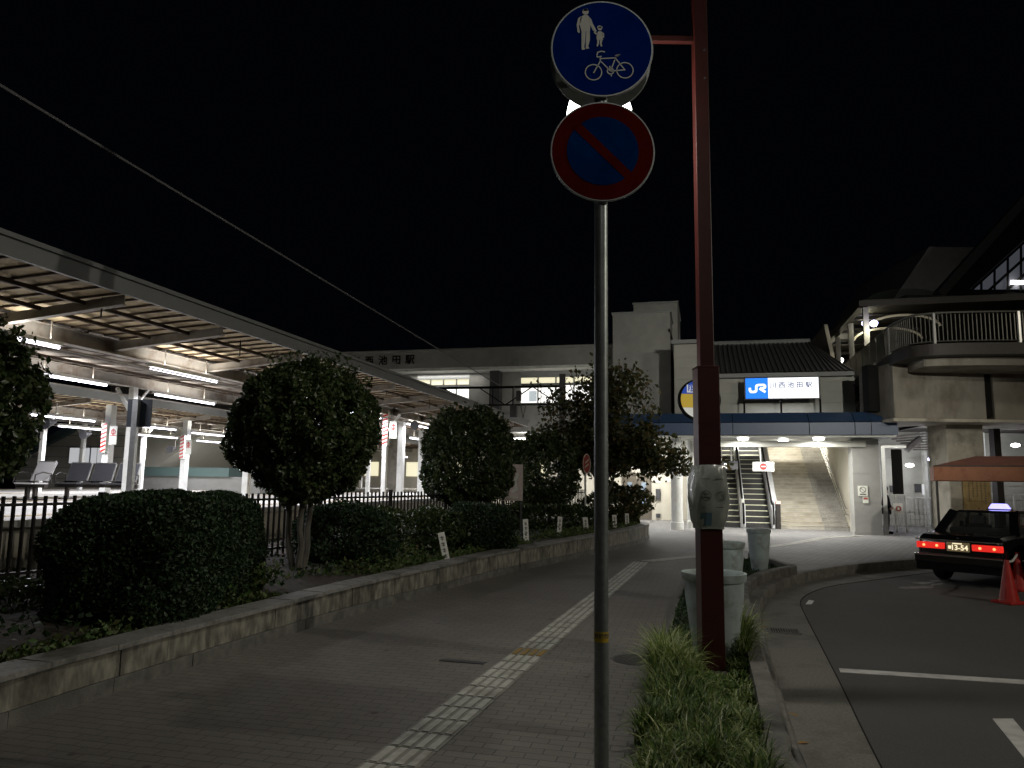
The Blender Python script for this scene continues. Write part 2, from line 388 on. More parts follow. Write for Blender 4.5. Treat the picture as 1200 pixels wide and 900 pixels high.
M['busblue'] = emis('lit bus sign blue', (.03, .09, .5), .5, (.02, .05, .3))
M['busyellow'] = emis('lit bus sign yellow', (.65, .45, .06), .42, (.5, .35, .05))
M['winlit'] = emis('lit window glass', (1, .98, .92), 1.5)
M['winwarm'] = emis('lit warm window glass', (1, .93, .62), .85)
M['winblind'] = emis('lit window blind', (.75, .85, .9), .55)
M['winfar'] = emis('lit window far', (.95, .97, 1), .45)
M['glassroof'] = emis('lit station glazing', (.55, .6, .72), .07, (.1, .1, .12))
M['doorglass'] = emis('lit door glass', (.45, .62, .8), .12, (.2, .25, .3))
M['door'] = mat('bronze door', (.15, .13, .10), .45, .3, noise=.1, nscale=4)
M['bark'] = mat('bark', (.13, .12, .10), .9, noise=.3, nscale=12, bump=.8, bscale=25, stretch=(1, 1, .3))
M['vinyl'] = mat('poster in clear vinyl', (.33, .36, .33), .25, noise=.18, nscale=7, coat=.9)
M['ink'] = mat('poster ink', (.09, .085, .08), .5)
M['inkblue'] = mat('poster blue ink', (.08, .16, .22), .4, coat=.8)
M['red'] = mat('red sign paint', (.5, .02, .02), .4)
M['pinksign'] = mat('faded red sign', (.38, .07, .06), .5, noise=.15, nscale=9)
M['seatdark'] = mat('dark seat mesh', (.05, .052, .06), .6)
M['seatlight'] = mat('light seat panel', (.5, .5, .5), .5)
M['yellow'] = mat('yellow sticker', (.45, .32, .02), .6)
M['notice'] = mat('yellowed notice paper', (.42, .30, .13), .7, noise=.15, nscale=5, dirt=(.3, .2, .08), dscale=4)
M['greensign'] = mat('teal wall band', (.10, .16, .15), .6)
M['skin'] = mat('skin', (.35, .2, .14), .6)
M['cloth_dark'] = mat('dark clothes', (.010, .010, .012), .95, spec=.1)
M['wallpale'] = mat('pale lap siding', (.74, .71, .60), .6, noise=.05, nscale=2)
M['cloth_grey'] = mat('grey trousers', (.06, .06, .062), .9)
M['hair'] = mat('black hair', (.01, .01, .01), .6)
M['leaf_dark'] = leafmat('glossy dark leaves', [(.022, .042, .014), (.04, .07, .022), (.07, .10, .034), (.12, .14, .06)], .34)
M['leaf_hedge'] = leafmat('fine hedge leaves', [(.010, .026, .010), (.020, .046, .014), (.038, .075, .022)], .6)
M['leaf_bright'] = leafmat('ground cover leaves', [(.04, .08, .015), (.075, .14, .03), (.12, .16, .05), (.1, .09, .04)], .6)
M['leaf_autumn'] = leafmat('thin cherry leaves', [(.025, .042, .015), (.05, .062, .02), (.08, .078, .025), (.12, .085, .025)], .55)
M['blade'] = leafmat('variegated grass blades', [(.06, .12, .02), (.14, .22, .04), (.30, .36, .12), (.60, .62, .36)], .45, .3)
M['blade_dark'] = leafmat('dark grass blades', [(.018, .04, .008), (.06, .12, .02), (.13, .21, .04), (.34, .38, .16)], .5, .25)
M['wood_dry'] = mat('fallen leaf', (.3, .17, .05), .8)
# ================================================================== ground, road, paths
def struct(o, label=None): o['kind'] = 'structure'; return o
struct(MB().add([(-300, -60, -.30), (300, -60, -.30), (300, 400, -.30), (-300, 400, -.30)], [(0, 1, 2, 3)]).build('ground', M['earth']))
kerb_px = [(960, 935), (948, 900), (931, 858), (915, 805), (903, 769), (895, 738), (891, 718), (893, 702), (903, 689), (922, 678), (950, 670), (985, 664), (1030, 659), (1078, 655.5), (1140, 652), (1220, 649), (1400, 645)]
kerb_line = [Vector((1.75, -6, 0)), Vector((1.72, 2.5, 0))] + [gz(u, v, 0) for u, v in kerb_px]
def smooth_line(P, k=4):
    out = []
    for i in range(len(P) - 1):
        p0, p1, p2, p3 = P[max(i - 1, 0)], P[i], P[i + 1], P[min(i + 2, len(P) - 1)]
        for j in range(k):
            t = j / k
            out.append(.5 * ((2 * p1) + (-p0 + p2) * t + (2 * p0 - 5 * p1 + 4 * p2 - p3) * t * t + (-p0 + 3 * p1 - 3 * p2 + p3) * t ** 3))
    return out + [P[-1].copy()]
kl = smooth_line(kerb_line, 4)
def sweep(mb, line, prof, mi=0, cap=True):     # prof: (offset to the left of travel, z)
    b = len(mb.v); n = len(prof); N = len(line)
    for i, p in enumerate(line):
        d = (line[min(i + 1, N - 1)] - line[max(i - 1, 0)]); d.z = 0; d.normalize(); L = Vector((-d.y, d.x, 0))
        for o, z in prof: mb.v.append(tuple(p + L * o + Vector((0, 0, z))))
    for i in range(N - 1):
        for k in range(n):
            mb.face([b + i * n + k, b + (i + 1) * n + k, b + (i + 1) * n + (k + 1) % n, b + i * n + (k + 1) % n], mi)
    if cap: mb.face([b + k for k in range(n)], mi); mb.face([b + (N - 1) * n + k for k in range(n)][::-1], mi)
    return mb
# footpath slab
struct(MB().prism([(-60, -6)] + [(p.x - .05, p.y) for p in kl] + [(60, 60), (-60, 60)], -.28, 0.0).build('footpath', M['paver']))
fore = [sz(u, v, 0) for u, v in ((640, 652), (760, 652), (900, 651), (1000, 655), (1090, 650), (1250, 645))]
forepts = [S(w, t) for w, t in fore]
a0, a1 = sz(764, 640, 0), sz(905, 661, 0)
FP = [gz(745, 636), gz(800, 652), gz(872, 662), gz(930, 661), gz(985, 661), gz(1030, 656.5), gz(1079, 653.5), gz(1220, 647)]
struct(MB().add([(p.x, p.y, .004) for p in FP] + [(48, 46, .004), (-6, 58, .004), (3, 28, .004)], [tuple(range(len(FP) + 3))]).build('station_forecourt_paving', M['forepave']))
kb = sweep(MB(), kl, [(0, -.29), (-.0, -.02), (.02, .006), (.15, .006), (.15, -.05)])
struct(kb.build('road_kerb', M['kerb'], smooth=True))
# road and gutter
gut_px = [(1060, 950), (1033, 900), (1008, 850), (985, 802), (962, 757), (944, 722), (938, 707), (943, 699), (957, 692), (980, 686), (1030, 679), (1085, 672), (1140, 668), (1220, 664), (1400, 660)]
gl = smooth_line([Vector((2.35, -6, 0)), Vector((2.32, 2.5, 0))] + [gz(u, v, -.18) for u, v in gut_px], 4)
struct(MB().prism([(p.x + .001, p.y) for p in kl] + [(120, 40), (120, -6)], -.26, -.18).build('road', M['asphalt']))
for p in gl: p.z = 0
gm = MB(); n = 90
def resample(P, n):
    L = [0]
    for i in range(1, len(P)): L.append(L[-1] + (P[i] - P[i - 1]).length)
    out = []; j = 0
    for i in range(n):
        s = L[-1] * i / (n - 1)
        while j < len(P) - 2 and L[j + 1] < s: j += 1
        f = (s - L[j]) / max(1e-9, L[j + 1] - L[j]); out.append(P[j].lerp(P[j + 1], f))
    return out
# pair each asphalt-edge point with the nearest kerb point
kd = resample(kl, 600)
gr = resample(gl, 140)
for i, g in enumerate(gr):
    k = min(kd, key=lambda q: (q - g).length_squared)
    gm.v += [(k.x - .01, k.y, -.1755), (g.x, g.y, -.1755)]
    if i: b = 2 * i; gm.face([b - 2, b - 1, b + 1, b])
struct(gm.build('gutter', M['gutter']))
seam = sweep(MB(), gl, [(-.006, -.1790), (.006, -.1790), (.006, -.1735), (-.006, -.1735)])
struct(seam.build('gutter_seam', M['seam']))
# road markings
def sheet(pts, z, name, m, th=.004):
    return struct(MB().prism([(p.x, p.y) for p in pts], z - th, z).build(name, m))
RZ = -.176
sheet([gz(983, 783, RZ), gz(1215, 797.5, RZ), gz(1215, 802.5, RZ), gz(985, 787.5, RZ)], RZ, 'road_marking', M['paint'])
sheet([gz(1163, 842, RZ), gz(1187, 842, RZ), gz(1240, 905, RZ), gz(1214, 905, RZ)], RZ, 'road_marking', M['paint'])
sheet([gz(944, 708, RZ), gz(948, 703, RZ), gz(954, 704, RZ), gz(951, 708, RZ)], RZ, 'road_marking', M['paint'])
wm = [((1052, 688), (1095, 686), (1093, 689), (1054, 690)), ((1068, 683), (1088, 681.5), (1100, 682), (1080, 685)), ((1088, 680), (1110, 679), (1112, 681), (1094, 682.5)), ((1090, 685), (1104, 683), (1106, 684.2), (1092, 686))]
for q in wm: sheet([gz(u, v, RZ) for u, v in q], RZ, 'worn_road_marking', M['paint_worn'])
# drain grating
dg_ = thing('drain_grate', 'small iron drain grate set in the gutter beside the kerb', 'drain grate', gz(919, 740, -.175), -R(14))
m = MB()
for k in range(12): m.box((-.17 + k * .031, 0, .008), (.012, .30, .012))
m.box((0, .155, .008), (.40, .02, .016)); m.box((0, -.155, .008), (.40, .02, .016)); m.box((.19, 0, .008), (.02, .33, .016)); m.box((-.19, 0, .008), (.02, .33, .016))
m.build('grating', M['grate'], dg_)
MB().box((0, 0, .0015), (.37, .30, .003)).build('pit', M['black'], dg_)
mh = thing('manhole_cover', 'round dark iron manhole cover in the brick footpath', 'manhole cover', gz(745, 773, .001))
MB().lathe([(.215, 0), (.215, .004), (.0, .0042)], 36).build('lid', mat('cast iron', (.05, .048, .045), .6, .3, bump=1, bscale=50), mh)
MB().lathe([(.235, 0), (.235, .003), (.2, .0031)], 36).build('frame', M['darkgrey'], mh)
pl = thing('service_hatch', 'small narrow dark service hatch set in the footpath left of the tactile strip', 'service hatch', gz(542, 775.5, .001), ANG * -1)
MB().box((0, 0, .003), (.44, .09, .006)).build('lid', M['darkgrey'], pl)
# tactile paving: tiles with four raised bars
def tactile(mb, A, B, w, tile=.3, yellow=()):
    d = (B - A); n = max(1, int(d.length / tile)); d.normalize(); L = Vector((-d.y, d.x, 0)); step = (B - A).length / n
    ang = math.atan2(d.y, d.x)
    for i in range(n):
        c = A + d * (i + .5) * step; mi = 1 if i in yellow else 0
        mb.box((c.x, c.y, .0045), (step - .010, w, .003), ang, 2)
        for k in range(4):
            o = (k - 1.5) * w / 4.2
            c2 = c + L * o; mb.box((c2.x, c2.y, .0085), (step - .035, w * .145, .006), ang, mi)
T0, T1 = gz(455, 900), gz(751, 659)
dirT = (T1 - T0).normalized(); nT = int((T1 - (T0 - dirT * 3)).length / .3)
ytile = int(((gz(618, 765) - (T0 - dirT * 3)).length) / .3)
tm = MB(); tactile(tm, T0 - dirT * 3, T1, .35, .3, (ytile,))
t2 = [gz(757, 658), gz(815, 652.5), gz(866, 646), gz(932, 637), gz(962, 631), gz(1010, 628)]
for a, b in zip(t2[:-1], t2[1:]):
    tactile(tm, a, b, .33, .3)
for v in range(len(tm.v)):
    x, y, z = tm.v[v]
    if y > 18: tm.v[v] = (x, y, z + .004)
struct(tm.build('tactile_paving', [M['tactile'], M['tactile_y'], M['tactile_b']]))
# ================================================================== planting bed by the tracks and its granite wall
wall_pts = [(-4.3, -1.0), (-4.0, 1.0), (-3.72, 3.2), (-3.38, 5.22), (-3.18, 5.92), (-2.93, 6.79), (-2.57, 7.94), (-2.05, 9.52), (-1.23, 11.56), (0.05, 14.48), (2.02, 18.28), (3.45, 21.2), (4.2, 23.2), (4.35, 24.3), (3.9, 25.3), (2.6, 26.0), (1.2, 26.3)]
wl = smooth_line([Vector((x, y, 0)) for x, y in wall_pts], 5)
def wall_h(p): return .37 + .10 * max(0, min(1, (p.y - 8) / 12))
wr = resample(wl, 400); wlen = sum((wr[i + 1] - wr[i]).length for i in range(399))
pw = thing('planter_wall', 'long low wall of grey granite slabs with a cap stone, curving along the footpath', 'planter wall', (wall_pts[3][0], wall_pts[3][1], 0))
off = (wall_pts[3][0], wall_pts[3][1])
def seg_blocks(mb, n, o0, o1, z0f, z1f, gap, jit=0.0):
    P = resample(wl, n + 1)
    for i in range(n):
        a, b = P[i], P[i + 1]; d = (b - a).normalized(); L = Vector((-d.y, d.x, 0)); a2 = a + d * gap; b2 = b - d * gap
        j = random.uniform(-jit, jit)
        h = wall_h((a + b) / 2); q = [a2 + L * (o0 + j), b2 + L * (o0 + j), b2 + L * o1, a2 + L * o1]
        mb.prism([(p.x, p.y) for p in q], z0f(h), z1f(h))
n1 = int(wlen / .52)
b1 = MB(); seg_blocks(b1, n1, .012, .12, lambda h: .115, lambda h: h - .045, .002, .006); b1.build('granite_panel', M['granite'], pw, bevel=.004, off=off)
b2 = MB(); seg_blocks(b2, int(wlen / .9), .0, .12, lambda h: -.02, lambda h: .112, .002, .004); b2.build('base_course', M['kerb'], pw, bevel=.004, off=off)
b3 = MB(); seg_blocks(b3, int(wlen / .6), -.018, .30, lambda h: h - .045, lambda h: h, .0018, .001); b3.build('cap_stone', M['cap'], pw, bevel=.004, off=off)
core = sweep(MB(), resample(wl, 120), [(.06, -.05), (.28, -.05), (.28, .30), (.06, .30)]); core.build('wall_core', M['darkgrey'], pw, off=off)
soil = [(p.x, p.y) for p in resample(wl, 60)][6:]
so = MB(); inner = []
W2 = resample(wl, 60)
for i, p in enumerate(W2):
    d = (W2[min(i + 1, 59)] - W2[max(i - 1, 0)]).normalized(); L = Vector((-d.y, d.x, 0)); q = p + L * .25
    inner.append((q.x, q.y, wall_h(p) - .05))
farl = [S(-8.9, t, .42) for t in np.linspace(30, -6, 60)]
for i in range(60):
    f = farl[59 - i]; k = Vector(inner[i]); mid = k.lerp(f, .35); mid.z = .46
    so.v += [inner[i], tuple(mid), tuple(f)]
    if i: b = i * 3; so.face([b - 3, b - 2, b + 1, b]); so.face([b - 2, b - 1, b + 2, b + 1])
struct(so.build('planting_bed', M['earth'], smooth=True))
# ================================================================== kerb bed with grass beside the road
bk_px = [(942, 900), (925, 858), (909, 805), (897, 769), (889, 738), (882, 712), (877, 694), (879, 683), (888, 675.5), (902, 669.5), (934, 663)]
bk = smooth_line([Vector((1.66, -2, 0)), Vector((1.62, 2.5, 0))] + [Vector((*gz(u, v, .16)[:2], 0)) for u, v in bk_px], 4)
bl = [Vector((.55, -2, 0)), Vector((.55, 2.5, 0))] + [gz(u, v, 0) for u, v in ((745, 900), (757, 840), (769, 785), (788, 722), (800, 690), (815, 672), (850, 662), (880, 656))]
bl = smooth_line([Vector((p.x, p.y, 0)) for p in bl], 3)
bw_ = thing('kerb_bed_edging', 'raised concrete edging round the grass bed between footpath and road', 'bed edging', (bk[0].x, 4.8, 0))
offb = (bk[0].x, 4.8)
sweep(MB(), bk, [(.0, -.17), (.0, .14), (.02, .16), (.15, .16), (.15, 0)]).build('outer_kerb', M['kerb'], bw_, smooth=True, off=offb)
sweep(MB(), bl, [(.0, -.1), (.0, .05), (-.1, .05), (-.1, 0)]).build('inner_kerb', M['kerb'], bw_, off=offb)
MB().bar((bk[-1].x - .07, bk[-1].y, .06), (bl[-1].x, bl[-1].y, .06), .14, .2).build('end_kerb', M['kerb'], bw_, bevel=.008, off=offb)
bp = [(p.x - .03, p.y) for p in bk] + [(p.x + .04, p.y) for p in reversed(bl)]
struct(MB().prism(bp, -.05, .045).build('grass_bed_soil', M['earth']))
# ================================================================== station entrance building
def boards(mb, w0, w1, t, z0, z1, bh=.45, gap=.02, th=.03, mi=0, seams=()):
    z = z0; cuts = [w0] + [s for s in seams if w0 < s < w1] + [w1]
    while z < z1 - .02:
        zt = min(z + bh - gap, z1)
        for a, b in zip(cuts[:-1], cuts[1:]): mb.bb(a + .004, b - .004, t - th, t, z, zt, mi)
        z += bh
st = sthing('station_entrance', 'pale panelled station entrance hall with a dark corrugated roof above its stairs', 'station building', 2.5, 31.5)
O = (2.5, 31.5)
m = MB(); m.bb(-1.1, 5.6, 31.55, 31.8, 3.5, 6.0); m.bb(5.6, 5.8, 31.55, 44, 3.5, 6.0); m.bb(-1.1, .45, 31.55, 44, 3.5, 6.0); boards(m, -1.1, .45, 31.55, 3.7, 7.45, .46); boards(m, .45, 5.55, 31.55, 3.7, 6.0, .42)
m.bb(-1.1, .45, 31.56, 44, 6.0, 7.45)
m.build('upper_wall', M['panel'], st, off=O)
m = MB(); m.bb(-1.2, .5, 31.35, 44.2, 7.47, 7.62); m.bb(.4, 5.75, 31.2, 31.5, 5.98, 6.14); m.build('eaves_trim', M['fascia'], st, off=O)
# corrugated roof: slopes back from the eaves, right end raked
m = MB(); N = 26
def rf(x, k):   # k 0 eave, 1 ridge
    xr = 5.75 - 0.95 * k
    return x if x < xr else xr, 31.25 + 5.0 * k, 6.12 + 2.1 * k
for i in range(N):
    x0 = .45 + i * (5.3 / N); x1 = x0 + 5.3 / N
    b = len(m.v)
    for xx, dz in ((x0, 0), (x0 + (x1 - x0) * .5, 0), (x0 + (x1 - x0) * .62, .07), (x0 + (x1 - x0) * .88, .07), (x1, 0)):
        for k in (0, 1):
            X = min(xx, 5.75 - 1.0 * k) ; m.v.append((X, 31.25 + 5.0 * k, 6.13 + dz + 2.1 * k))
    for j in range(4): m.face([b + 2 * j, b + 2 * j + 2, b + 2 * j + 3, b + 2 * j + 1])
m.add([(5.75, 31.25, 6.13), (5.75, 42, 6.13), (4.75, 36.25, 8.23)], [(0, 1, 2)])
m.add([(.45, 31.3, 6.05), (5.75, 31.3, 6.05), (4.75, 36.25, 8.15), (.45, 36.25, 8.15)], [(0, 1, 2, 3)])
rp_ = m.build('roof', M['rooftile'], st, off=O)
MB().tube([(.5, 36.2, 8.3), (4.85, 36.2, 8.3)], .11, 8).build('ridge_cap', M['fascia'], rp_, off=O)
# ground storey
m = MB()
m.bb(-7.5, -3.75, 36.6, 36.8, 0, 3.5); m.bb(-2.45, .35, 36.6, 36.8, 0, 3.5); m.bb(-3.75, -2.45, 36.6, 36.8, 2.12, 3.5)
m.bb(.3, .5, 31.2, 44, 0, 3.5)
m.bb(-2.44, .28, 36.56, 36.6, 0, .32)
m.build('ground_wall', M['cream'], st, off=O)
for x in (-3.43, -2.77):
    d = MB().bb(x - .32, x + .32, 36.62, 36.67, .02, 2.1).build('door', M['door'], st, off=O)
    MB().bb(x - .11, x + .11, 36.60, 36.618, .75, 1.75).build('door_glass', M['doorglass'], d, off=O)
    MB().bb(x - .11, x + .11, 36.612, 36.619, 1.15, 1.2).build('door_bar', M['door'], d, off=O)
MB().bb(-3.8, -2.4, 36.54, 36.6, 2.12, 2.2).bb(-3.8, -3.74, 36.54, 36.6, 0, 2.12).bb(-2.46, -2.4, 36.54, 36.6, 0, 2.12).build('door_frame', M['door'], st, off=O)
# intercom and meter boxes on the wall beside the doors
MB().bb(-2.2, -1.98, 36.5, 36.558, .95, 1.45).build('wall_box', M['darkgrey'], st, off=O)
MB().bb(-2.2, -2.0, 36.5, 36.558, .12, .3).build('wall_vent', M['darkgrey'], st, off=O)
for q in ((-2.25, -1.95, 1.75, 1.88), (-1.75, -1.45, 1.78, 2.0)): MB().bb(q[0], q[1], 36.57, 36.598, q[2], q[3]).build('wall_notice', M['signwhite'], st, off=O)
MB().bb(-.62, -.55, 36.5, 36.56, .3, 2.0).build('drain_pipe', M['cream'], st, off=O)
# stair hall: right wall, ceiling, left part
m = MB(); m.yz([(29.55, 0), (47, 0), (47, 9), (36, 9), (31.5, 3.7), (29.55, 3.3)], 5.45, 5.6); m.build('stair_side_wall', M['cream'], st, off=O)
MB().bb(5.40, 5.449, 29.9, 31.3, .95, 2.05).build('wall_display_case', M['fascia'], st, off=O)
m = MB(); m.yz([(31.7, 3.45), (46, 10.0), (46, 10.2), (31.7, 3.65)], .5, 5.45); m.build('hall_ceiling', M['white'], st, off=O)
MB().bb(-1, 7, 47, 47.2, 5, 10).build('hall_back_wall', M['cream'], st, off=O)
MB().bb(-1, 7, 43.6, 47, 5.7, 6.0).build('upper_floor', M['stone'], st, off=O)
# white header beam and pillars
MB().bb(-.35, 5.65, 29.15, 29.5, 3.1, 3.32).build('header_beam', M['panel'], st, bevel=.015, off=O)
m = MB(); boards(m, 5.2, 6.1, 29.35, .12, 3.32, 1.02, .012, .03); m.bb(5.2, 6.1, 29.35, 30.1, .12, 3.4); m.bb(5.17, 6.13, 29.29, 30.13, .004, .12)
m.build('square_pillar', M['panel_dk'], st, off=O)
for x, t in ((-.98, 29.2), (-.42, 30.4)):
    MB().lathe([(.24, .0), (.24, .28), (.215, .3), (.215, 3.4)], 24, (x, t, 0)).build('round_column', M['white'], st, smooth=True, off=O)
MB().lathe([(.06, .0), (.06, 3.4)], 10, (.12, 30.6, 0)).build('drain_pipe', M['darkgrey'], st, smooth=True, off=O)
# ceiling lamps in the stair hall (lit tubes in a housing)
for t in (35.0, 38.5, 42.5):
    zc = 3.45 + (t - 31.7) * (6.55 / 14.3) - .08
    for w in (1.6, 4.2):
        o = MB().box((w - O[0], t - O[1], zc), (1.3, .22, .06)).build('ceiling_lamp', M['lampwhite'], st)
    lamp('AREA', 'hall_light', st, (2.9 - O[0], t - O[1], zc - .1), 760, (1, .97, .91), 3.6, .5)
# entrance canopy
ec = sthing('entrance_canopy', 'long dark blue canopy clad in metal panels over the station entrance', 'canopy', 2.3, 28.0)
O2 = (2.3, 28.0)
m = MB(); cuts = [-4.2, -1.55, 1.05, 3.62, 5.1, 5.62, 6.46]
for a, b in zip(cuts[:-1], cuts[1:]):
    m.bb(a + .012, b - .012, 28.0, 28.1, 3.47, 3.9)
    m.add([(a + .012, 27.99, 3.925), (b - .012, 27.99, 3.925), (b - .012 if b < 6.4 else b - .9, 28.55, 4.30), (a + .012, 28.55, 4.30)], [(0, 1, 2, 3)])
m.bb(6.36, 6.46, 28.1, 31.4, 3.47, 3.9)
m.build('fascia_panel', M['navy'], ec, off=O2)
MB().bb(-4.2, 6.4, 28.06, 31.5, 3.9, 3.93).bb(-4.2, 5.55, 28.56, 31.5, 3.93, 4.28).bb(-4.19, 6.45, 28.01, 28.05, 3.46, 3.92).build('canopy_core', M['black'], ec, off=O2)
MB().bb(-4.2, 6.35, 28.1, 36.6, 3.44, 3.47).bb(-4.2, 6.4, 28.02, 28.3, 3.40, 3.44).build('soffit', M['white'], ec, off=O2)
for w, t in ((1.42, 28.6), (4.0, 28.6), (-2.3, 31), (-2.3, 35), (-5.5, 34), (3, 30.6)):
    l = MB().lathe([(.16, 0), (.20, -.05), (.17, -.12), (.05, -.14)], 16, (w - O2[0], t - O2[1], 3.44)).build('downlight', M['lampwhite'], ec, smooth=True)
    MB().lathe([(.22, 0), (.22, -.035)], 16, (w - O2[0], t - O2[1], 3.445)).build('lamp_ring', M['white'], l)
    lamp('AREA', 'downlight_beam', ec, (w - O2[0], t - O2[1], 3.28), 135, (1, .98, .94), .3)
    lamp('POINT', 'downlight_bulb', ec, (w - O2[0], t - O2[1], 3.1), 9, (1, .98, .93), .1)
# JR sign on legs
js = sthing('station_sign', 'backlit blue and white railway station name sign above the blue canopy', 'station sign', 3.02, 30.6, 4.3)
z0, z1 = .78 - .03, 1.58 - .03
for x in (-1.42, -.05, 1.37): MB().box((x, .06, .4), (.07, .07, .9)).build('leg', M['black'], js)
MB().bb(-1.36, 1.33, .0, .16, z0 - .02, z1 + .02).bb(-1.40, -1.36, -.03, .2, z0 - .04, z1 + .04).bb(1.33, 1.39, -.03, .2, z0 - .04, z1 + .04).build('cabinet', M['darkgrey'], js)
MB().bb(-1.355, -.52, -.02, -.001, z0, z1).build('blue_panel', M['jrblue'], js)
MB().bb(-.515, 1.325, -.02, -.001, z0, z1).build('white_panel', M['litwhite'], js)
def jl(px, py): return (-1.355 + (px - 135) / 258 * .835, z1 - (py - 160) / 235 * .8)
m = MB(); m.strokes([jl(x, y) for x, y in ((184, 270), (184, 300), (196, 318), (232, 319), (254, 310), (258, 295), (258, 262), (264, 246), (285, 239), (345, 239), (359, 250), (358, 268), (340, 279), (300, 281))], .088, -.022, .004)
m.strokes([jl(x, y) for x, y in ((296, 279), (362, 322))], .088, -.0225, .004)
m.build('logo', M['litwhite'], js)
for i, ch in enumerate('川西池田駅'):
    text_mesh(ch, .25, 'lettering', M['jrtext'], js, .004, (-.33 + i * .325, -.023, z1 - .30), bold=.004)
text_mesh('Kawanishi-Ikeda Station', .085, 'lettering', emis('lit faint lettering', (.4, .46, .7), .9), js, .004, (.45, -.023, z1 - .56))
lamp('AREA', 'sign_glow', js, (0, .1, z0 - .1), 22, (.9, .95, 1), 2.4, .1)
# no-entry board and arrow board over the escalators
b = sthing('no_entry_board', 'white hanging board with a red no entry roundel above the right escalator', 'sign board', 2.27, 30.9, 2.42)
MB().bb(-.40, .40, 0, .04, -.18, .18).build('board', M['white'], b)
MB().disc(.13, -.006, -.001, 28).build('roundel', M['red'], b); MB().bb(-.085, .085, -.012, -.007, -.02, .02).build('bar', M['signwhite'], b)
MB().bar((-.1, .02, .18), (-.1, .02, .98), .04).build('hanger', M['white'], b)
b = sthing('arrow_board', 'dark grey hanging board with a white up arrow above the left escalator', 'sign board', 1.0, 30.9, 2.46)
MB().bb(-.32, .32, 0, .04, -.17, .17).build('board', M['darkgrey'], b)
MB().strokes([(-.12, -.12), (-.12, .10)], .035, -.003, .003).strokes([(-.20, .03), (-.12, .115), (-.04, .03)], .035, -.0065, .003).build('arrow', M['litwhite'], b)
MB().bar((.08, .02, .17), (.08, .02, 1.0), .05).build('hanger', M['white'], b); MB().bar((-.3, .02, .17), (-.3, .02, .8), .04).build('hanger', M['white'], b)
# staircase
sc_ = sthing('staircase', 'wide pale stone staircase climbing to the station concourse beside the escalators', 'staircase', 4.15, 31.8)
nst = 39; rise, run = 6.0 / nst, .31
m = MB(); nz = MB()
for i in range(nst):
    y0 = i * run
    m.bb(-1.25, .38, y0, y0 + run + .001 if i < nst - 1 else y0 + 1.5, 0 if i == 0 else (i - .2) * rise, (i + 1) * rise - .012, 0)
    m.bb(.381, 1.28, y0, y0 + run + .001, 0 if i == 0 else (i - .2) * rise, (i + 1) * rise - .012, 1)
    nz.bb(-1.25, .38, y0 - .018, y0 + run * .8, (i + 1) * rise - .012, (i + 1) * rise)
    nz.bb(.381, 1.28, y0 - .018, y0 + run * .8, (i + 1) * rise - .012, (i + 1) * rise - .001, 1)
m.build('steps', [M['stone'], M['stonegrey']], sc_)
nz.build('nosing', [M['nosing'], M['stone']], sc_)
h = MB()
L_ = (nst - 2) * run; zr = L_ * rise / run
for dz in (.62, .85): h.tube([(1.2, -.3, dz), (1.2, .1, dz), (1.2, L_, zr + dz), (1.2, L_ + .5, zr + dz)], .022, 8)
for k in range(0, 12): h.tube([(1.29, k * 1.0, k * 1.0 * rise / run + .6), (1.2, k * 1.0, k * 1.0 * rise / run + .62)], .014, 6)
h.build('handrail', M['steel'], sc_, smooth=True)
# escalators
def escalator(w, label):
    e = sthing('escalator', label, 'escalator', w, 31.6, 0, 'escalators side by side')
    stp = MB(); edg = MB(); n = 27; r_, ru = .222, .385
    for i in range(n):
        y0 = .5 + i * ru
        stp.bb(-.48, .48, y0, y0 + ru + .01, (i) * r_ - .15 if i else 0, (i + 1) * r_ - .006)
        for g in range(16): stp.bb(-.47 + g * .06, -.445 + g * .06, y0 - .008, y0, i * r_, (i + 1) * r_ - .02)
        edg.bb(-.49, .49, y0 - .014, y0 + .05, (i + 1) * r_ - .03, (i + 1) * r_ + .001)
    stp.build('steps', M['stepblack'], e); edg.build('step_edge', M['stepedge'], e)
    MB().bb(-.49, .49, -.3, .49, .004, .02).build('landing_plate', M['steel'], e)
    top = n * r_; ty = .5 + n * ru
    for sx in (-1, 1):
        p = MB().yz([(-.1, .02), (.55, .02), (ty, top - .1), (ty, top + .85), (.55, .92), (.0, .92), (-.16, .8), (-.2, .5)], sx * .56 - .05, sx * .56 + .05)
        bal = p.build('balustrade', M['steelpale'], e)
        MB().tube([(sx * .56, .0, .12), (sx * .56, -.16, .22), (sx * .56, -.26, .5), (sx * .56, -.16, .84), (sx * .56, .04, .97), (sx * .56, .55, .97), (sx * .56, ty, top + .9)], .035, 8).build('handrail', M['black'], bal, smooth=True)
    return e
escalator(.62 + .33, 'left escalator under the up arrow board, climbing into the station')
escalator(2.08, 'right escalator under the no entry board, beside the stone stairs')
cl = sthing('escalator_cover', 'polished steel panel running up between the two escalators', 'divider panel', 1.51, 31.7)
MB().yz([(.2, .02), (.9, .02), (10.6, 5.9), (10.6, 6.75), (.9, .95), (.2, .9)], -.10, .10).build('panel', M['steelpale'], cl, bevel=.02)
MB().bb(-.06, .06, -.02, .19, .02, 1.15).build('end_post', M['white'], cl, bevel=.01)
cl2 = sthing('escalator_side_wall', 'steel sided wall between the right escalator and the stairs', 'divider wall', 2.78, 31.7)
MB().yz([(.0, .0), (.9, .0), (10.8, 5.9), (10.8, 6.95), (.9, 1.12), (.0, 1.05)], -.09, .09).build('panel', M['steelpale'], cl2, bevel=.02)
MB().bb(-.05, .12, -.32, -.02, .0, 1.08).build('end_post', M['darkmetal'], cl2, bevel=.01)
MB().bb(-.055, .125, -.325, -.3, .98, 1.09).build('lamp', emis('orange marker', (1, .25, .1), 1.0), cl2)
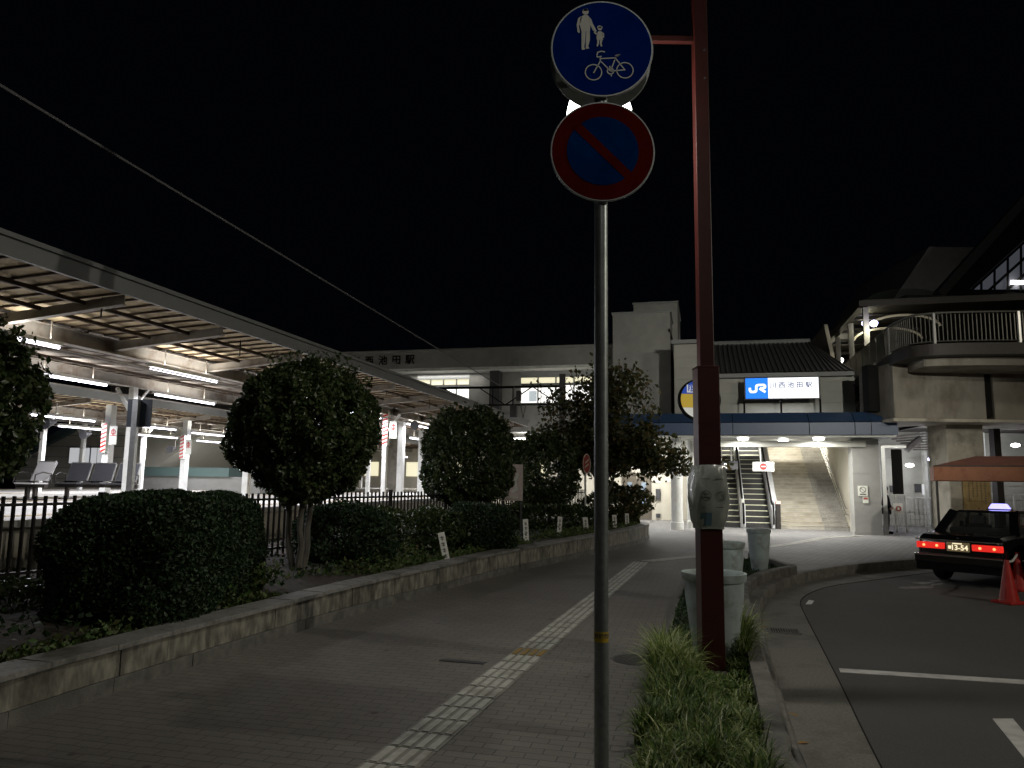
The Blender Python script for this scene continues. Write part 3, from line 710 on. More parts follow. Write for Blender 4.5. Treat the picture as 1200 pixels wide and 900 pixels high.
# notices on the pillar
nb = sthing('no_smoking_notice', 'white square no smoking notice on the grey square pillar', 'notice', 5.5, 29.31, 1.55)
MB().bb(-.16, .16, -.02, 0, -.18, .18).build('board', M['signwhite'], nb)
MB().ring(.085, .105, -.025, -.021, 24, (0, .04)).strokes([(-.07, .10), (.07, -.03)], .015, -.026, .004).build('symbol', M['ink'], nb)
MB().bb(-.1, .1, -.025, -.021, -.14, -.1).build('caption_bar', M['ink'], nb)
nb = sthing('small_notice', 'small pink edged notice below the no smoking notice on the pillar', 'notice', 5.58, 29.31, 1.23)
MB().bb(-.09, .09, -.02, 0, -.11, .11).build('board', M['signwhite'], nb)
MB().bb(-.07, .07, -.024, -.021, .02, .09).build('picture', M['pinksign'], nb)
# ================================================================== towers on the roof
for (a, b, t0, t1, z1_, lab) in ((-3.92, -1.34, 34, 36.6, 9.4, 'plain pale square stair tower rising in front above the tree'), (-3.2, -1.08, 36.62, 41, 10.45, 'slightly taller plain tower block directly behind the stair tower')):
    tw = sthing('stair_tower', lab, 'tower', (a + b) / 2, t0)
    MB().bb(a, b, t0, t1, 3.5, z1_).build('wall', M['panel_dk'], tw, off=((a + b) / 2, t0))
    MB().bb(a - .05, b + .05, t0 - .05, t1, z1_, z1_ + .09).build('parapet_cap', M['fascia'], tw, off=((a + b) / 2, t0))
    if t0 < 35: MB().tube([(b + .06, t0 + .3, 4), (b + .06, t0 + .3, 8.2), (b - .05, t0 - .06, 8.6)], .05, 8).build('downpipe', M['darkmetal'], tw, off=((a + b) / 2, t0))
# ================================================================== station hall bridging the tracks
bh_ = sthing('overbridge_hall', 'long pale station hall bridging the tracks with lit windows and dark name lettering', 'station building', -11.5, 36)
O3 = (-11.5, 36)
fz = lambda w: 7.30 + (w + 4.2) * -.02
m = MB(); m.bb(-34, -3.95, 35.9, 36.2, 7.42, 8.26); m.bb(-34, -3.95, 35.75, 36.2, 8.26, 8.37); m.build('parapet', M['panel_dk'], bh_, off=O3)
MB().bb(-34, -3.95, 36.0, 37.2, 7.28, 7.42).build('soffit', M['white'], bh_, off=O3)
wins = [(-21.5, -17.9), (-14.6, -11.72), (-9.0, -5.3)]
m = MB(); edges = [-34] + [x for w in wins for x in w] + [-3.95]
for i in range(0, len(edges), 2): m.bb(edges[i], edges[i + 1], 37.0, 37.25, 4.4, 7.28)
for a, b in wins: m.bb(a, b, 37.0, 37.25, 4.4, 5.66)
m.bb(-34, -3.95, 37.0, 46, 4.2, 4.4); m.bb(-34, -3.95, 37.26, 46, 8.2, 8.3); m.bb(-34, -3.95, 46, 46.2, 4.2, 8.3)
m.build('wall', M['panel_dk'], bh_, off=O3)
for a, b in wins:
    f = MB(); n = 4
    f.bb(a, b, 37.02, 37.1, 6.55, 6.68); f.bb(a, b, 36.99, 37.2, 6.97, 7.28); f.bb(a, b, 36.98, 37.1, 5.60, 5.68)
    for k in range(n + 1):
        x = a + (b - a) * k / n; f.bb(x - .035, x + .035, 37.03, 37.09, 5.66, 7.28)
    w_ = f.build('window', M['alu'], bh_, off=O3)
    MB().bb(a, b, 37.12, 37.13, 6.68, 6.97).build('upper_pane', M['winwarm'], w_, off=O3)
    MB().bb(a, b, 37.12, 37.13, 5.66, 6.55).build('lower_pane', M['winlit'], w_, off=O3)
    MB().bb(a + (b - a) * .12, a + (b - a) * .23, 37.10, 37.118, 5.75, 6.3).build('blind', M['winblind'], w_, off=O3)
for w in (-10.2, -4.6): MB().bb(w - .25, w + .25, 36.4, 36.98, 4.4, 7.27).build('wall_pier', M['darkgrey'], bh_, off=O3)
for w in (-33, -24, -16.2, -10.2, -4.4): MB().bb(w - .3, w + .3, 38, 38.6, 0, 4.2).build('support_column', M['concrete2'], bh_, off=O3)
for i, ch in enumerate('川西池田駅'):
    w, z = tp(417 + 15.9 * i, 424.2 - .55 * i, 35.9)
    text_mesh(ch, .52, 'lettering', M['black'], bh_, .03, (w - O3[0], 35.87 - O3[1], z), bold=.008)
for w in (-8.9, -15.5): MB().bb(w - .15, w + .15, 35.7, 35.9, 7.4, 7.75).build('floodlight', M['fascia'], bh_, off=O3)
lamp('AREA', 'soffit_light', bh_, (-13 - O3[0], 36.6 - O3[1], 7.2), 22, (1, .97, .9), 4, .3)
# ================================================================== platforms.  w = -s
def platform(label, w0, w1, t0, t1):
    p = sthing('platform', label, 'platform', (w0 + w1) / 2, t0)
    o = ((w0 + w1) / 2, t0)
    MB().bb(w0, w1, t0, t1, -.25, 1.0).build('base', M['concrete2'], p, off=o)
    MB().bb(w0 - .08, w1 + .08, t0, t1, 1.0, 1.1).build('deck', M['deckpale'], p, off=o)
    for w in (w0 + .8, w1 - .8): MB().bb(w - .15, w + .15, t0, t1, 1.1, 1.104).build('tactile_strip', M['tactile_y'], p, off=o)
platform('near railway platform with benches behind the fence and hedges', -15.6, -8.9, -4, 60)
platform('far railway platform across the tracks', -27.5, -20.5, -4, 60)
def canopy(label, wA, wB, g1, g2, t0, t1, brk, cols):
    o = ((wA + wB) / 2, 0)
    c = sthing('platform_canopy', label, 'platform roof', o[0], 0)
    wm = (g1 + g2) / 2
    def zr(w):       # butterfly roof: high at both edges
        if w > g1: return 4.2 + (w - g1) / (wB - g1) * .12
        if w < g2: return 4.2 + (g2 - w) / (g2 - wA) * .12
        return 4.2 - .12 * (1 - abs(w - wm) / ((g1 - g2) / 2))
    for a, b, nm in ((g1, wB - .02, 'roof_sheet'), (wA + .02, g2, 'roof_sheet')):
        m = MB(); m.add([(a, t0, zr(a)), (b, t0, zr(b)), (b, t1, zr(b)), (a, t1, zr(a))], [(0, 1, 2, 3)], 0)
        m.add([(a, t0, zr(a) + .03), (b, t0, zr(b) + .03), (b, t1, zr(b) + .03), (a, t1, zr(a) + .03)], [(3, 2, 1, 0)], 0)
        t = t0
        while t < t1:
            m.bar((a, t, zr(a) - .02), (b, t, zr(b) - .02), .022, .03, 1); t += .36
        m.build(nm, [M['roofunder'], M['rib']], c, off=o)
    m = MB(); m.add([(g2, t0, zr(g2)), (wm, t0, zr(wm)), (g1, t0, zr(g1)), (g2, t1, zr(g2)), (wm, t1, zr(wm)), (g1, t1, zr(g1))], [(0, 1, 4, 3), (1, 2, 5, 4)])
    t = t0
    while t < t1: m.bar((g2, t, 4.16), (wm, t, 4.05), .05, .04, 0); m.bar((wm, t, 4.05), (g1, t, 4.16), .05, .04, 0); t += .9
    m.build('valley_sheet', M['rust'], c, off=o)
    m = MB()
    for w in (wB - .75, wB - 1.55, wA + .75, wA + 1.55, g1 - .8, g1 - 2.2):
        z = zr(w) - (.05 if w > g1 or w < g2 else .08); m.bb(w - .028, w + .028, t0, t1, z - .06, z)
    m.build('purlin', M['rib'], c, off=o)
    for w, s in ((wB, 1), (wA, -1)):
        m = MB(); m.bb(w - .03, w + .03, t0, t1, 4.28, 4.50); m.bb(w - .05 + s * .03, w + .05 + s * .03, t0, t1, 4.50, 4.56)
        m.bb(w - .02, w + .02, t1, t1 + .02, 4.1, 4.5)
        m.build('fascia', M['fascia'], c, off=o)
    for g in (g1, g2):
        m = MB(); m.bb(g - .10, g + .10, t0, t1, 3.87, 3.885); m.bb(g - .10, g + .10, t0, t1, 4.105, 4.12); m.bb(g - .012, g + .012, t0, t1, 3.885, 4.105)
        m.bb(g + .0125, g + .09, t0, t1, 3.886, 3.90)
        m.build('girder', M['beam'], c, off=o)
    for t in brk:
        for g, e in ((g1, wB - .05), (g2, wA + .05)):
            m = MB(); z0 = 4.0
            m.bar((g, t, 4.02), (e, t, 4.22), .012, .16, 0, up=(0, 0, 1)); m.bar((g, t, 3.94), (e, t, 4.15), .11, .014)
            m.build('bracket', M['beam'], c, off=o)
    for t in cols:
        for g in (g1, g2):
            m = MB(); m.bb(g - .075, g + .075, t - .075, t + .075, 1.1, 3.87); m.bar((g, t, 3.2), (g + (.5 if g == g1 else -.5), t, 3.87), .08)
            m.bar((g, t, 3.3), (g, t + .5, 3.87), .05)
            m.build('column', M['white'], c, off=o, bevel=.01)
    h = MB(); tt = t0 + .7
    while tt < t1:
        h.tube([(wB - .45, tt, 4.28), (wB - .45, tt, 3.98)], .012, 5); tt += 3.4
    h.build('conduit_drop', M['darkmetal'], c, off=o)
    h = MB(); h.tube([(g1 + .25, t0, 3.72), (g1 + .25, t1, 3.72)], .018, 6); h.tube([(g2 - .25, t0, 3.70), (g2 - .25, t1, 3.70)], .018, 6)
    h.tube([(g1 - .9, t0, 3.9), (g1 - .9, t1, 3.9)], .03, 6)
    h.build('conduit', M['beam'], c, off=o)
    return c
brk1 = [6.5, 8.89, 11.2, 13.88, 16.4, 18.8, 21.4, 24, 26.6, 29.2, 32]
canopy('near platform roof with tan underside, dark ribs and a long grey edge board', -16.0, -8.0, -10.3, -13.6, -2, 34.5, brk1, [6.2, 15.55, 23.35, 29.2])
canopy('far platform roof beyond the near one, lit from below', -28, -20, -22.4, -25.4, -2, 56, [5 + 3.2 * i for i in range(15)], [9.5, 15.0, 21.5, 26.4, 33, 40, 47])
# fluorescent lamps: (w, t centre, z, length)
def plight(w, t, z, L, lab=None, power=22):
    r = sthing('platform_lamp', lab or 'bare fluorescent tube lamp hanging in a row under the platform roofs', 'strip lamp', w, t, z, 'fluorescent lamps under the platform roofs')
    MB().bb(-.055, .055, -L / 2, L / 2, .03, .09).build('housing', M['white'], r)
    MB().tube([(0, -L / 2 + .03, 0), (0, L / 2 - .03, 0)], .022, 8).build('tube', M['tube'], r, smooth=True)
    for q in (-.3, .3): MB().bar((0, q * L, .09), (0, q * L, .4), .015).build('hanger', M['beam'], r)
    lamp('AREA', 'tube_and_fill_light', r, (0, 0, -.04), power * L / 2.3, (.93, .93, 1), .04, L * .9)
    lamp('AREA', 'tube_and_fill_light', r, (0, 0, .12), power * .14 * L / 2.3, (1, .95, .88), .12, L * .9, rot=(math.pi, 0, 0))  # added upward fill above the housing, stands in for bounce off the deck
Ls = [((6, 394), (70, 408), 3.72, 'first strip lamp at the top left, partly over the near platform edge'), ((33, 436), (123, 452), 3.72, 'strip lamp in the second row, above the left bench'),
      ((176, 431), (254, 448), 3.72, 'strip lamp nearest the clipped round tree, upper of two'), ((185, 462), (248, 474), 3.72, 'strip lamp nearest the clipped round tree, lower of two'),
      ((45, 486), (103, 494), 3.35, 'small far strip lamp crossed by a dark loudspeaker'), ((77, 499), (122, 505), 3.35, 'small far strip lamp above the pale gable wall window'),
      ((159, 498), (197, 504), 3.35, 'small far strip lamp just right of the dark sign board, upper one'), ((166, 509), (204, 514), 3.35, 'small far strip lamp just right of the dark sign board, lower one'),
      ((233, 507), (262, 512), 3.35, 'upper small far strip lamp at the left edge of the round tree'), ((236, 516), (262, 520), 3.35, 'lower small far strip lamp at the left edge of the round tree'),
      ((480, 512), (503, 518), 3.5, 'strip lamp seen between the first and second round trees'), ((461, 533.5), (478, 537), 3.3, 'farthest strip lamp between the first and second round trees')]
for a, b, z, lab in Ls:
    w0, t0 = sz(*a, z); w1, t1 = sz(*b, z)
    plight((w0 + w1) / 2, (t0 + t1) / 2, z, min(2.4, abs(t1 - t0)), lab, 135 if t0 < 16 else 170)
for t, lab in ((17.6, 'strip lamp hidden mostly by the crown of the first round tree'), (22.0, 'strip lamp right of the first round tree, in the near row'), (26.6, 'strip lamp behind the top of the second round tree'), (31.4, 'last strip lamp of the near row, close to the station hall')):
    plight(-10.4, t, 3.72, 2.3, lab, 125)
for t, lab in ((24.5, 'strip lamp of the inner row behind the second round tree'), (30, 'strip lamp of the inner row close to the station hall')): plight(-13.7, t, 3.7, 2.3, lab, 70)
# lamps under the bridging hall
for (u, v, tt, lab) in ((613, 514, 38.5, 'bright ceiling lamp under the bridging hall right of the second round tree'), (641, 517, 41, 'ceiling lamp under the bridging hall, right of its twin'), (505, 560, 52, 'bright far lamp low down between the first and second round trees')):
    w, z = tp(u, v, tt); r = sthing('ceiling_lamp', lab, 'lamp', w, tt, z)
    MB().box((0, 0, .06), (1.25, .3, .05)).build('housing', M['white'], r); MB().box((0, 0, .0), (1.2, .24, .06)).build('diffuser', M['lampwhite'], r)
    lamp('POINT', 'bulb', r, (0, 0, -.15), 60, (1, .97, .9), .15)
# benches
def bench(w, t, z, n, seatm, flip, label):
    r = sthing('platform_bench', label, 'bench', w, t, z, extra=0)
    sg = -1 if flip else 1
    MB().bb(-.05, .05, -.1, n * .62 + .1, .30, .38).build('beam', M['darkmetal'], r)
    for y in (.2, n * .62 - .2): MB().bb(-.04, .04, y - .04, y + .04, 0, .31).bb(-.3, .3, y - .03, y + .03, 0, .04).build('leg', M['darkmetal'], r)
    for i in range(n):
        y0 = i * .62 + .05; y1 = y0 + .50
        m = MB(); m.add([(-.22 * sg, y0, .42), (.24 * sg, y0, .46), (.24 * sg, y1, .46), (-.22 * sg, y1, .42)], [(0, 1, 2, 3)]); m.bb(-.22, .24, y0, y1, .38, .415)
        m.build('seat', seatm, r)
        m = MB(); b = []
        for y in (y0, y1): b += [(-.22 * sg, y, .45), (-.42 * sg, y, .90), (-.385 * sg, y, .91), (-.185 * sg, y, .46)]
        m.add(b, [(0, 1, 2, 3), (7, 6, 5, 4), (0, 4, 5, 1), (1, 5, 6, 2), (2, 6, 7, 3), (3, 7, 4, 0)])
        bk_ = m.build('backrest', seatm, r)
        MB().tube([(-.40 * sg, y0, .915), (-.40 * sg, y1, .915)], .022, 6).bar((-.21 * sg, y1 + .01, .45), (-.41 * sg, y1 + .01, .9), .025).bar((-.21 * sg, y0 - .01, .45), (-.41 * sg, y0 - .01, .9), .025).build('back_frame', M['alu'], bk_)
        if seatm is M['seatlight']: MB().bar((-.235 * sg, y0 + .12, .45), (-.45 * sg, y0 + .12, .8), .03).bar((-.235 * sg, y1 - .12, .45), (-.45 * sg, y1 - .12, .8), .03).build('back_strut', M['darkmetal'], bk_)
    for y in (0.0, n * .62 - .02):
        MB().tube([(-.25 * sg, y, .4), (-.24 * sg, y, .62), (.0, y, .66), (.2 * sg, y, .6), (.22 * sg, y, .40)], .016, 6).build('armrest', M['darkmetal'], r)
w, t = sz(108, 566, 1.5)
PVn = 0
def benchx(u0, v, n, seatm, label, face):
    # bench running along the photo's horizontal: rotated a quarter turn in the station frame
    w_, t_ = sz(u0, v, 1.5)
    bench(w_, t_, 1.1, n, seatm, False, label)
    o = [x for x in bpy.data.objects if x.get('label') == label][0]; o.rotation_euler = (0, 0, SROT + face)
benchx(70, 566, 3, M['seatdark'], 'platform bench with three dark mesh seats under the roof', -R(75))
benchx(25, 566, 1, M['seatlight'], 'single pale grey platform seat seen from behind, left of the dark bench', R(-90) )
# sign board seen from behind on the platform edge side: dark board on a grey post
r = thing('platform_sign', 'dark blank back of a sign board on a grey platform post', 'sign board', gy(152, 575, 12.4))
r.location.z = .4
a = gy(153, 575, 12.4); tp_ = gy(158, 469, 12.4); zt = tp_.z - .4
MB().bb(-.045, .045, -.045, .045, 0, zt + .0).build('post', M['alu'], r)
MB().bb(-.17, .22, .05, .095, zt - .44, zt + .02).build('board', mat('near black board', (.012, .018, .03), .5), r)
# extinguisher and striped boards on the columns
def ext(u, v, tt, lab, s=1):
    w, z = tp(u, v, tt); r = sthing('extinguisher_sign', lab, 'sign', w, tt, z)
    MB().bb(-.13 * s, .13 * s, -.02, 0, -.28 * s, .28 * s).build('board', M['signwhite'], r)
    MB().ring(.055 * s, .085 * s, -.026, -.021, 12, (0, .1 * s)).bb(-.02 * s, .02 * s, -.026, -.021, .0, .2 * s).bb(-.11 * s, .11 * s, -.026, -.021, -.02, .0).build('symbol', M['red'], r)
ext(133, 510, 19, 'red and white extinguisher sign on the column left of the dark sign board'); ext(221, 524, 24.5, 'red and white extinguisher sign on the column nearest the round tree')
ext(461, 504, 23.2, 'red and white extinguisher sign between the first and second round trees')
def stripe(u, v, tt, lab, hh=.9):
    w, z = tp(u, v, tt); r = sthing('striped_guard', lab, 'column guard', w, tt, z)
    m = MB(); m.bb(-.09, .09, -.09, .09, -hh / 2, hh / 2, 0)
    k = -hh / 2
    while k < hh / 2 - .1:
        m.xz([(-.09, k), (-.09, k + .06), (.09, k + .13), (.09, k + .07)], -.094, -.0905, 1); k += .13
    m.build('sleeve', [M['signwhite'], M['red']], r)
stripe(124, 513, 19.2, 'red and white striped guard on the column left of the dark sign board'); stripe(215, 524, 24.8, 'red and white striped guard on the column nearest the round tree')
stripe(452.5, 502, 23.35, 'red and white striped guard between the first and second round trees', 1.1)
for u, v, tt, lab in ((124, 560, 19.3, 'white column behind the bench with striped guard'), (215, 560, 24.9, 'white column with striped guard left of the round tree'), (469, 560, 26, 'broad pale column between the round trees'), (493, 560, 30, 'thin pinkish white column left of the second round tree')):
    w, z = tp(u, v, tt); r = sthing('roof_column', lab, 'column', w, tt, 1.1)
    MB().bb(-.11, .11, -.11, .11, 0, 2.75).build('shaft', M['white'], r, bevel=.01); MB().bb(-.16, .16, -.16, .16, 0, .05).build('base_plate', M['white'], r)
for u, v, tt, lab in ((65, 494, 15, 'dark loudspeaker hanging in front of a far strip lamp'), (106, 508, 20, 'dark loudspeaker hanging left of the extinguisher sign'), (205, 525, 25, 'dark clock like loudspeaker left of the column guard'), (490, 497, 22.5, 'small camera and loudspeaker between the round trees')):
    w, z = tp(u, v, tt); r = sthing('loudspeaker', lab, 'loudspeaker', w, tt, z)
    MB().tube([(0, 0, 0), (0, -.06, -.02), (0, -.3, -.06)], [.05, .06, .15], 12).build('horn', M['darkgrey'], r, smooth=True); MB().tube([(0, 0, 0), (0, 0, .45)], .015, 6).build('hanger', M['beam'], r)
# pale gabled building beyond the platforms
TT = 32
pts = [tp(u, v, TT) for u, v in ((18, 600), (18, 537), (92, 500), (255, 497), (182, 548), (160, 553), (160, 600))]
r = sthing('gabled_building', 'pale lap sided building with a sloping roof edge beyond the platforms', 'building', pts[0][0], TT)
oo = (pts[0][0], TT)
MB().xz(pts, TT, TT + 6).build('wall', M['wallpale'], r, off=oo)
def rr(P, k0, k1, wd, y, mm, nm):
    MB().bar((P[k0][0], y, P[k0][1]), (P[k1][0], y, P[k1][1]), wd, .25, up=(0, 1, 0)).build(nm, mm, r, off=oo)
MB().bar((pts[1][0] - .6, TT - .1, pts[1][1] - .3), (pts[2][0] + .3, TT - .1, pts[2][1] + .15), .4, .3, up=(0, 1, 0)).build('roof_edge', M['greensign'], r, off=oo)
m = MB()
for k in range(1, 8):
    z = pts[0][1] + 1.2 + k * .55; m.bb(pts[0][0] + .1, pts[0][0] + 6.5, TT - .02, TT, z, z + .03)
m.build('siding_line', M['panel_dk'], r, off=oo)
for u0, u1 in ((83, 106), (108, 122)):
    a = tp(u0, 524, TT); b = tp(u1, 544, TT)
    f = MB().bb(a[0], b[0], TT - .08, TT - .03, b[1], a[1]).build('window', M['alu'], r, off=oo)
    c = (a[0] + b[0]) / 2
    MB().bb(a[0] + .04, c - .02, TT - .09, TT - .081, b[1] + .04, a[1] - .04).bb(c + .02, b[0] - .04, TT - .09, TT - .081, b[1] + .04, a[1] - .04).build('pane', M['winfar'], f, off=oo)
a = tp(158, 547, 30); b = tp(212, 558, 30)
r = sthing('trackside_shed', 'low dark shed with a teal band between the platforms', 'shed', (a[0] + b[0]) / 2, 30)
MB().bb(a[0], b[0] + 2.5, 30, 31, b[1], a[1]).build('band', M['greensign'], r, off=((a[0] + b[0]) / 2, 30))
MB().bb(a[0], b[0] + 4, 30.2, 33, 0, b[1]).build('wall', M['panel_dk'], r, off=((a[0] + b[0]) / 2, 30))
# bright retail like wall at the end of the platforms, under the hall
r = sthing('end_wall', 'pale wall closing the space beneath the bridging hall', 'wall', -16, 56)
MB().bb(-16, 16, 0, .2, 0, 4.2).build('panel', M['cream'], r)
m = MB()
for k in range(8): m.bb(-14 + k * 3.6, -12.8 + k * 3.6, -.05, -.001, 2.0, 3.1)
m.build('window', M['winwarm'], r)
for wv, tt in ((-12, 44), (-18, 50), (-8, 42), (-24, 46)):
    rr_ = sthing('ceiling_lamp', 'ceiling lamp deep beneath the bridging hall, hidden by trees', 'lamp', wv, tt, 4.1, 'lamps deep beneath the bridging hall')
    MB().box((0, 0, 0), (1.2, .25, .08)).build('diffuser', M['lampwhite'], rr_); lamp('POINT', 'bulb', rr_, (0, 0, -.3), 60, (1, .96, .9), .15)
# overhead line gantry and wire
gw0, gz0 = tp(519, 455, 30); gw1, gz1 = tp(645, 452, 30)
g = sthing('overhead_line_gantry', 'black lattice gantry carrying overhead line gear in front of the hall windows', 'gantry', gw1 - .3, 30)
og = (gw1 - .3, 30); zl = tp(600, 474.5, 30)[1]
m = MB(); m.bar((gw0 - 8, 30, gz0), (gw1 + .6, 30, gz0), .09); m.bar((gw0 + 1.5, 30, zl), (gw1 + .6, 30, zl), .06)
x = gw0 + 1.6; k = 0
while x < gw1: m.bar((x, 30, zl if k % 2 else gz0), (x + 1.15, 30, gz0 if k % 2 else zl), .045); x += 1.15; k += 1
m.bar((gw0, 30, gz0), (gw0 + 1.5, 30, zl), .045)
for u in (574, 577.5, 601, 634): ww = tp(u, 460, 30)[0]; m.bar((ww, 30, gz0), (ww, 30, zl), .03)
m.build('truss', M['black'], g, off=og)
MB().bar((gw1 + .5, 30, 0), (gw1 + .5, 30, gz0 + .5), .22).build('mast', M['darkgrey'], g, off=og)
MB().bar((gw0 - 8, 30, 0), (gw0 - 8, 30, gz0 + .5), .22).build('mast', M['darkgrey'], g, off=og)
wq, zq = tp(608, 464, 29.8); m = MB(); m.bb(wq - .09, wq + .09, 29.7, 29.9, zq - .2, zq + .2); wq, zq = tp(602, 482, 29.8); m.bb(wq - .14, wq + .14, 29.7, 29.9, zq - .25, zq + .25); m.bar((wq, 29.8, zq), (wq, 29.8, gz0), .03)
wq, zq = tp(613, 490, 29.8); m.bar((wq - .12, 29.8, zq + .6), (wq, 29.8, zq), .03); m.bar((wq + .12, 29.8, zq + .6), (wq, 29.8, zq), .03)
m.build('line_fittings', M['darkgrey'], g, off=og)
ww, wz = tp(586, 452, 30)
mdl = []
A_ = S(ww, 30, wz)
d0 = ray(0, 95); k = -ww / -(d0.x * WV.x + d0.y * WV.y); B_ = Vector((0, 0, EYE)) + d0 * abs(ww / (d0.x * WV.x + d0.y * WV.y))
Bx = A_ + (B_ - A_) * 1.9
for i in range(31):
    f = i / 30; p = A_.lerp(Bx, f); p.z -= .05 * 4 * f * (1 - f); mdl.append(p)
wire = MB().tube(mdl, .020, 6).build('overhead_wire', M['wirem'])
tag(wire, 'single thin grey wire sloping down across the black sky to the gantry', 'wire')

M['railmetal'] = mat('dull rail metal', (.15, .15, .135), .45, .6)
# ================================================================== raised pedestrian deck on the right
dk = thing('pedestrian_deck', 'raised concrete pedestrian deck with rounded corner, railing and roofed walkway', 'pedestrian deck', gy(1135, 630, 26)); dk.location.z = 0
od = (dk.location.x, dk.location.y)
DZ = 6.15
edge_px = [(1056, 413), (1060, 408), (1068, 405.5), (1080, 404), (1100, 402.5), (1140, 401.5), (1200, 401), (1290, 401)]
eline = [Vector((*gz(u, v, DZ)[:2], 0)) for u, v in edge_px]
w6 = 6.2
c0 = [S(w6, t) for t in (47, 42, 36, 32, 28.5, 27.0)]
path = smooth_line([Vector((p.x, p.y, 0)) for p in c0] + eline[1:], 4)
back = [S(30, 30), S(20, 47)]
poly = [(p.x, p.y) for p in path] + [(S(30, 27).x + 8, S(30, 27).y), (S(20, 47).x, S(20, 47).y)]
MB().prism(poly, DZ - .36, DZ).build('deck_slab', M['darkmetal'], dk, off=od)
fullp = [Vector(p) for p in path]
def inset(P, d):
    out = []
    for i, p in enumerate(P):
        q = (P[min(i + 1, len(P) - 1)] - P[max(i - 1, 0)]).normalized(); out.append(p + Vector((-q.y, q.x, 0)) * d)
    return out
ins = inset(path, .55)
MB().prism([(p.x, p.y) for p in ins] + [(S(30, 27).x + 8, S(30, 27).y), (S(20, 47).x, S(20, 47).y)], DZ - .62, DZ - .361).build('deck_soffit', M['concrete'], dk, off=od)
# railing in bays
rs = resample(inset(path, .05), 220); tot = len(rs)
for seg in range(0, tot - 1, 20):
    P = rs[seg:seg + 21]
    m = MB()
    for k in range(len(P) - 1):
        for f in (0,):
            p = P[k].lerp(P[k + 1], f); m.bar((p.x, p.y, DZ + .08), (p.x, p.y, DZ + .92), .022, .022)
    m.tube([(p.x, p.y, DZ + .08) for p in P], .02, 5); b_ = m.build('railing_panel', M['railmetal'], dk, off=od)
    MB().tube([(p.x, p.y, DZ + .98) for p in P], .035, 8).build('top_rail', M['railmetal'], dk, smooth=True, off=od)
    p = P[0]; MB().bar((p.x, p.y, DZ), (p.x, p.y, DZ + .98), .07).build('rail_post', M['alu'], dk, off=od)
# infill sheets along the receding part
m = MB()
for t in np.arange(28.2, 41, 1.25): m.bb(w6 + .0, w6 + .02, t + .06, t + 1.19, DZ + .1, DZ + .95)
sp = m.build('rail_infill', mat('brushed rail sheet', (.16, .16, .14), .35, .8, noise=.3, nscale=2), None)
sp.parent = dk; sp.matrix_local = Matrix.Translation((-od[0], -od[1], 0)) @ Matrix.Rotation(SROT, 4, 'Z')
def addS(mb, name, m_, smooth=False, par=None):
    o = mb.build(name, m_, None, smooth=smooth); o.parent = par or dk
    o.matrix_local = (Matrix.Translation((-od[0], -od[1], 0)) if (par is None) else Matrix()) @ Matrix.Rotation(SROT, 4, 'Z') if par is None else Matrix.Rotation(SROT, 4, 'Z')
    return o
# concrete girders under the deck
cA = gy(1047, 455, 25.0); zt = gy(1047, 426, 25).z; zb = gy(1047, 490, 25).z
jx = gy(1158, 455, 25).x; ex = cA.x
MB().bb(cA.x, jx - .10, 25.0, 27.5, zb, zt + .05).bb(jx + .17, jx + 7, 25.0, 27.5, zb, zt + .05).build('concrete_girder', M['concrete'], dk, bevel=.03, off=od)
MB().bb(cA.x + .05, jx + 7, 25.12, 27.4, zb + .1, zt).build('girder_core', M['black'], dk, off=od)
MB().bb(cA.x - .1, jx + 7, 24.9, 27.6, zb - .10, zb - .003).build('girder_flange', M['concrete2'], dk, off=od)
MB().bb(cA.x - .38, cA.x - .012, 25.95, 26.4, 4.3, zt + .1).build('side_filler', M['black'], dk, off=od)  # black box added to fill the dark area left of the girder
pc = gy(1135, 560, 26.0).x
m = MB(); m.bb(pc - .68, pc + .62, 26.0, 27.2, -.1, 3.95); m.build('support_column', M['concrete2'], dk, bevel=.04, off=od)
p2 = gy(1172, 560, 27.5).x; MB().bb(p2 - .12, p2 + .12, 27.5, 27.8, -.1, 4.1).bb(p2 - .35, p2 + .35, 27.45, 27.8, 2.25, 2.4).build('steel_post', M['darkmetal'], dk, off=od)
m = MB()
for k, (u0, v0, u1, v1) in enumerate(((1055, 503, 1112, 491), (1130, 497, 1165, 493), (1047, 497, 1200, 496))):
    m.bar(gy(u0, v0, 27.6), gy(u1, v1, 25.6), .1)
m.bb(cA.x - .4, jx + 7, 27.6, 34, 4.15, 4.35)
m.build('under_beam', M['darkmetal'], dk, off=od)
# pipes and cables in the dark corner
m = MB()
for k in range(5): m.tube([gy(1000 + 6 * k, 452, 29), gy(1020 - k, 440 + 6 * k, 28.8), gy(1006 + 4 * k, 478 + 2 * k, 28.4)], .03, 6)
m.build('cable_run', M['darkgrey'], dk, smooth=True, off=od)
# roofed part of the walkway
m = MB()
m.bb(w6 - .15, w6 + 9, 31.3, 31.55, 8.72, 8.95); m.bb(w6 - .15, w6 + .1, 31.3, 46, 8.72, 8.95); m.bb(w6, w6 + 12, 31.5, 46, 8.96, 9.02)
for t in (34, 37, 40, 43): m.bb(w6, w6 + 3.5, t, t + .15, 8.75, 8.9)
addS(m, 'walkway_roof', M['darkmetal'])
for t in (31.5, 34.6, 37.8, 41): addS(MB().bb(w6 + .02, w6 + .22, t, t + .2, DZ, 8.72), 'walkway_post', M['panel_dk'])
for t in (32.2, 34.8):
    m = MB(); pts_ = [(w6 + .35 + 1.25 - 1.35 * math.cos(a), t, 7.95 + .55 * math.sin(a)) for a in np.linspace(0.1, math.pi - .1, 16)]
    m.tube(pts_, .05, 6); addS(m, 'roof_arch', M['cream'])
m = MB(); n = 10
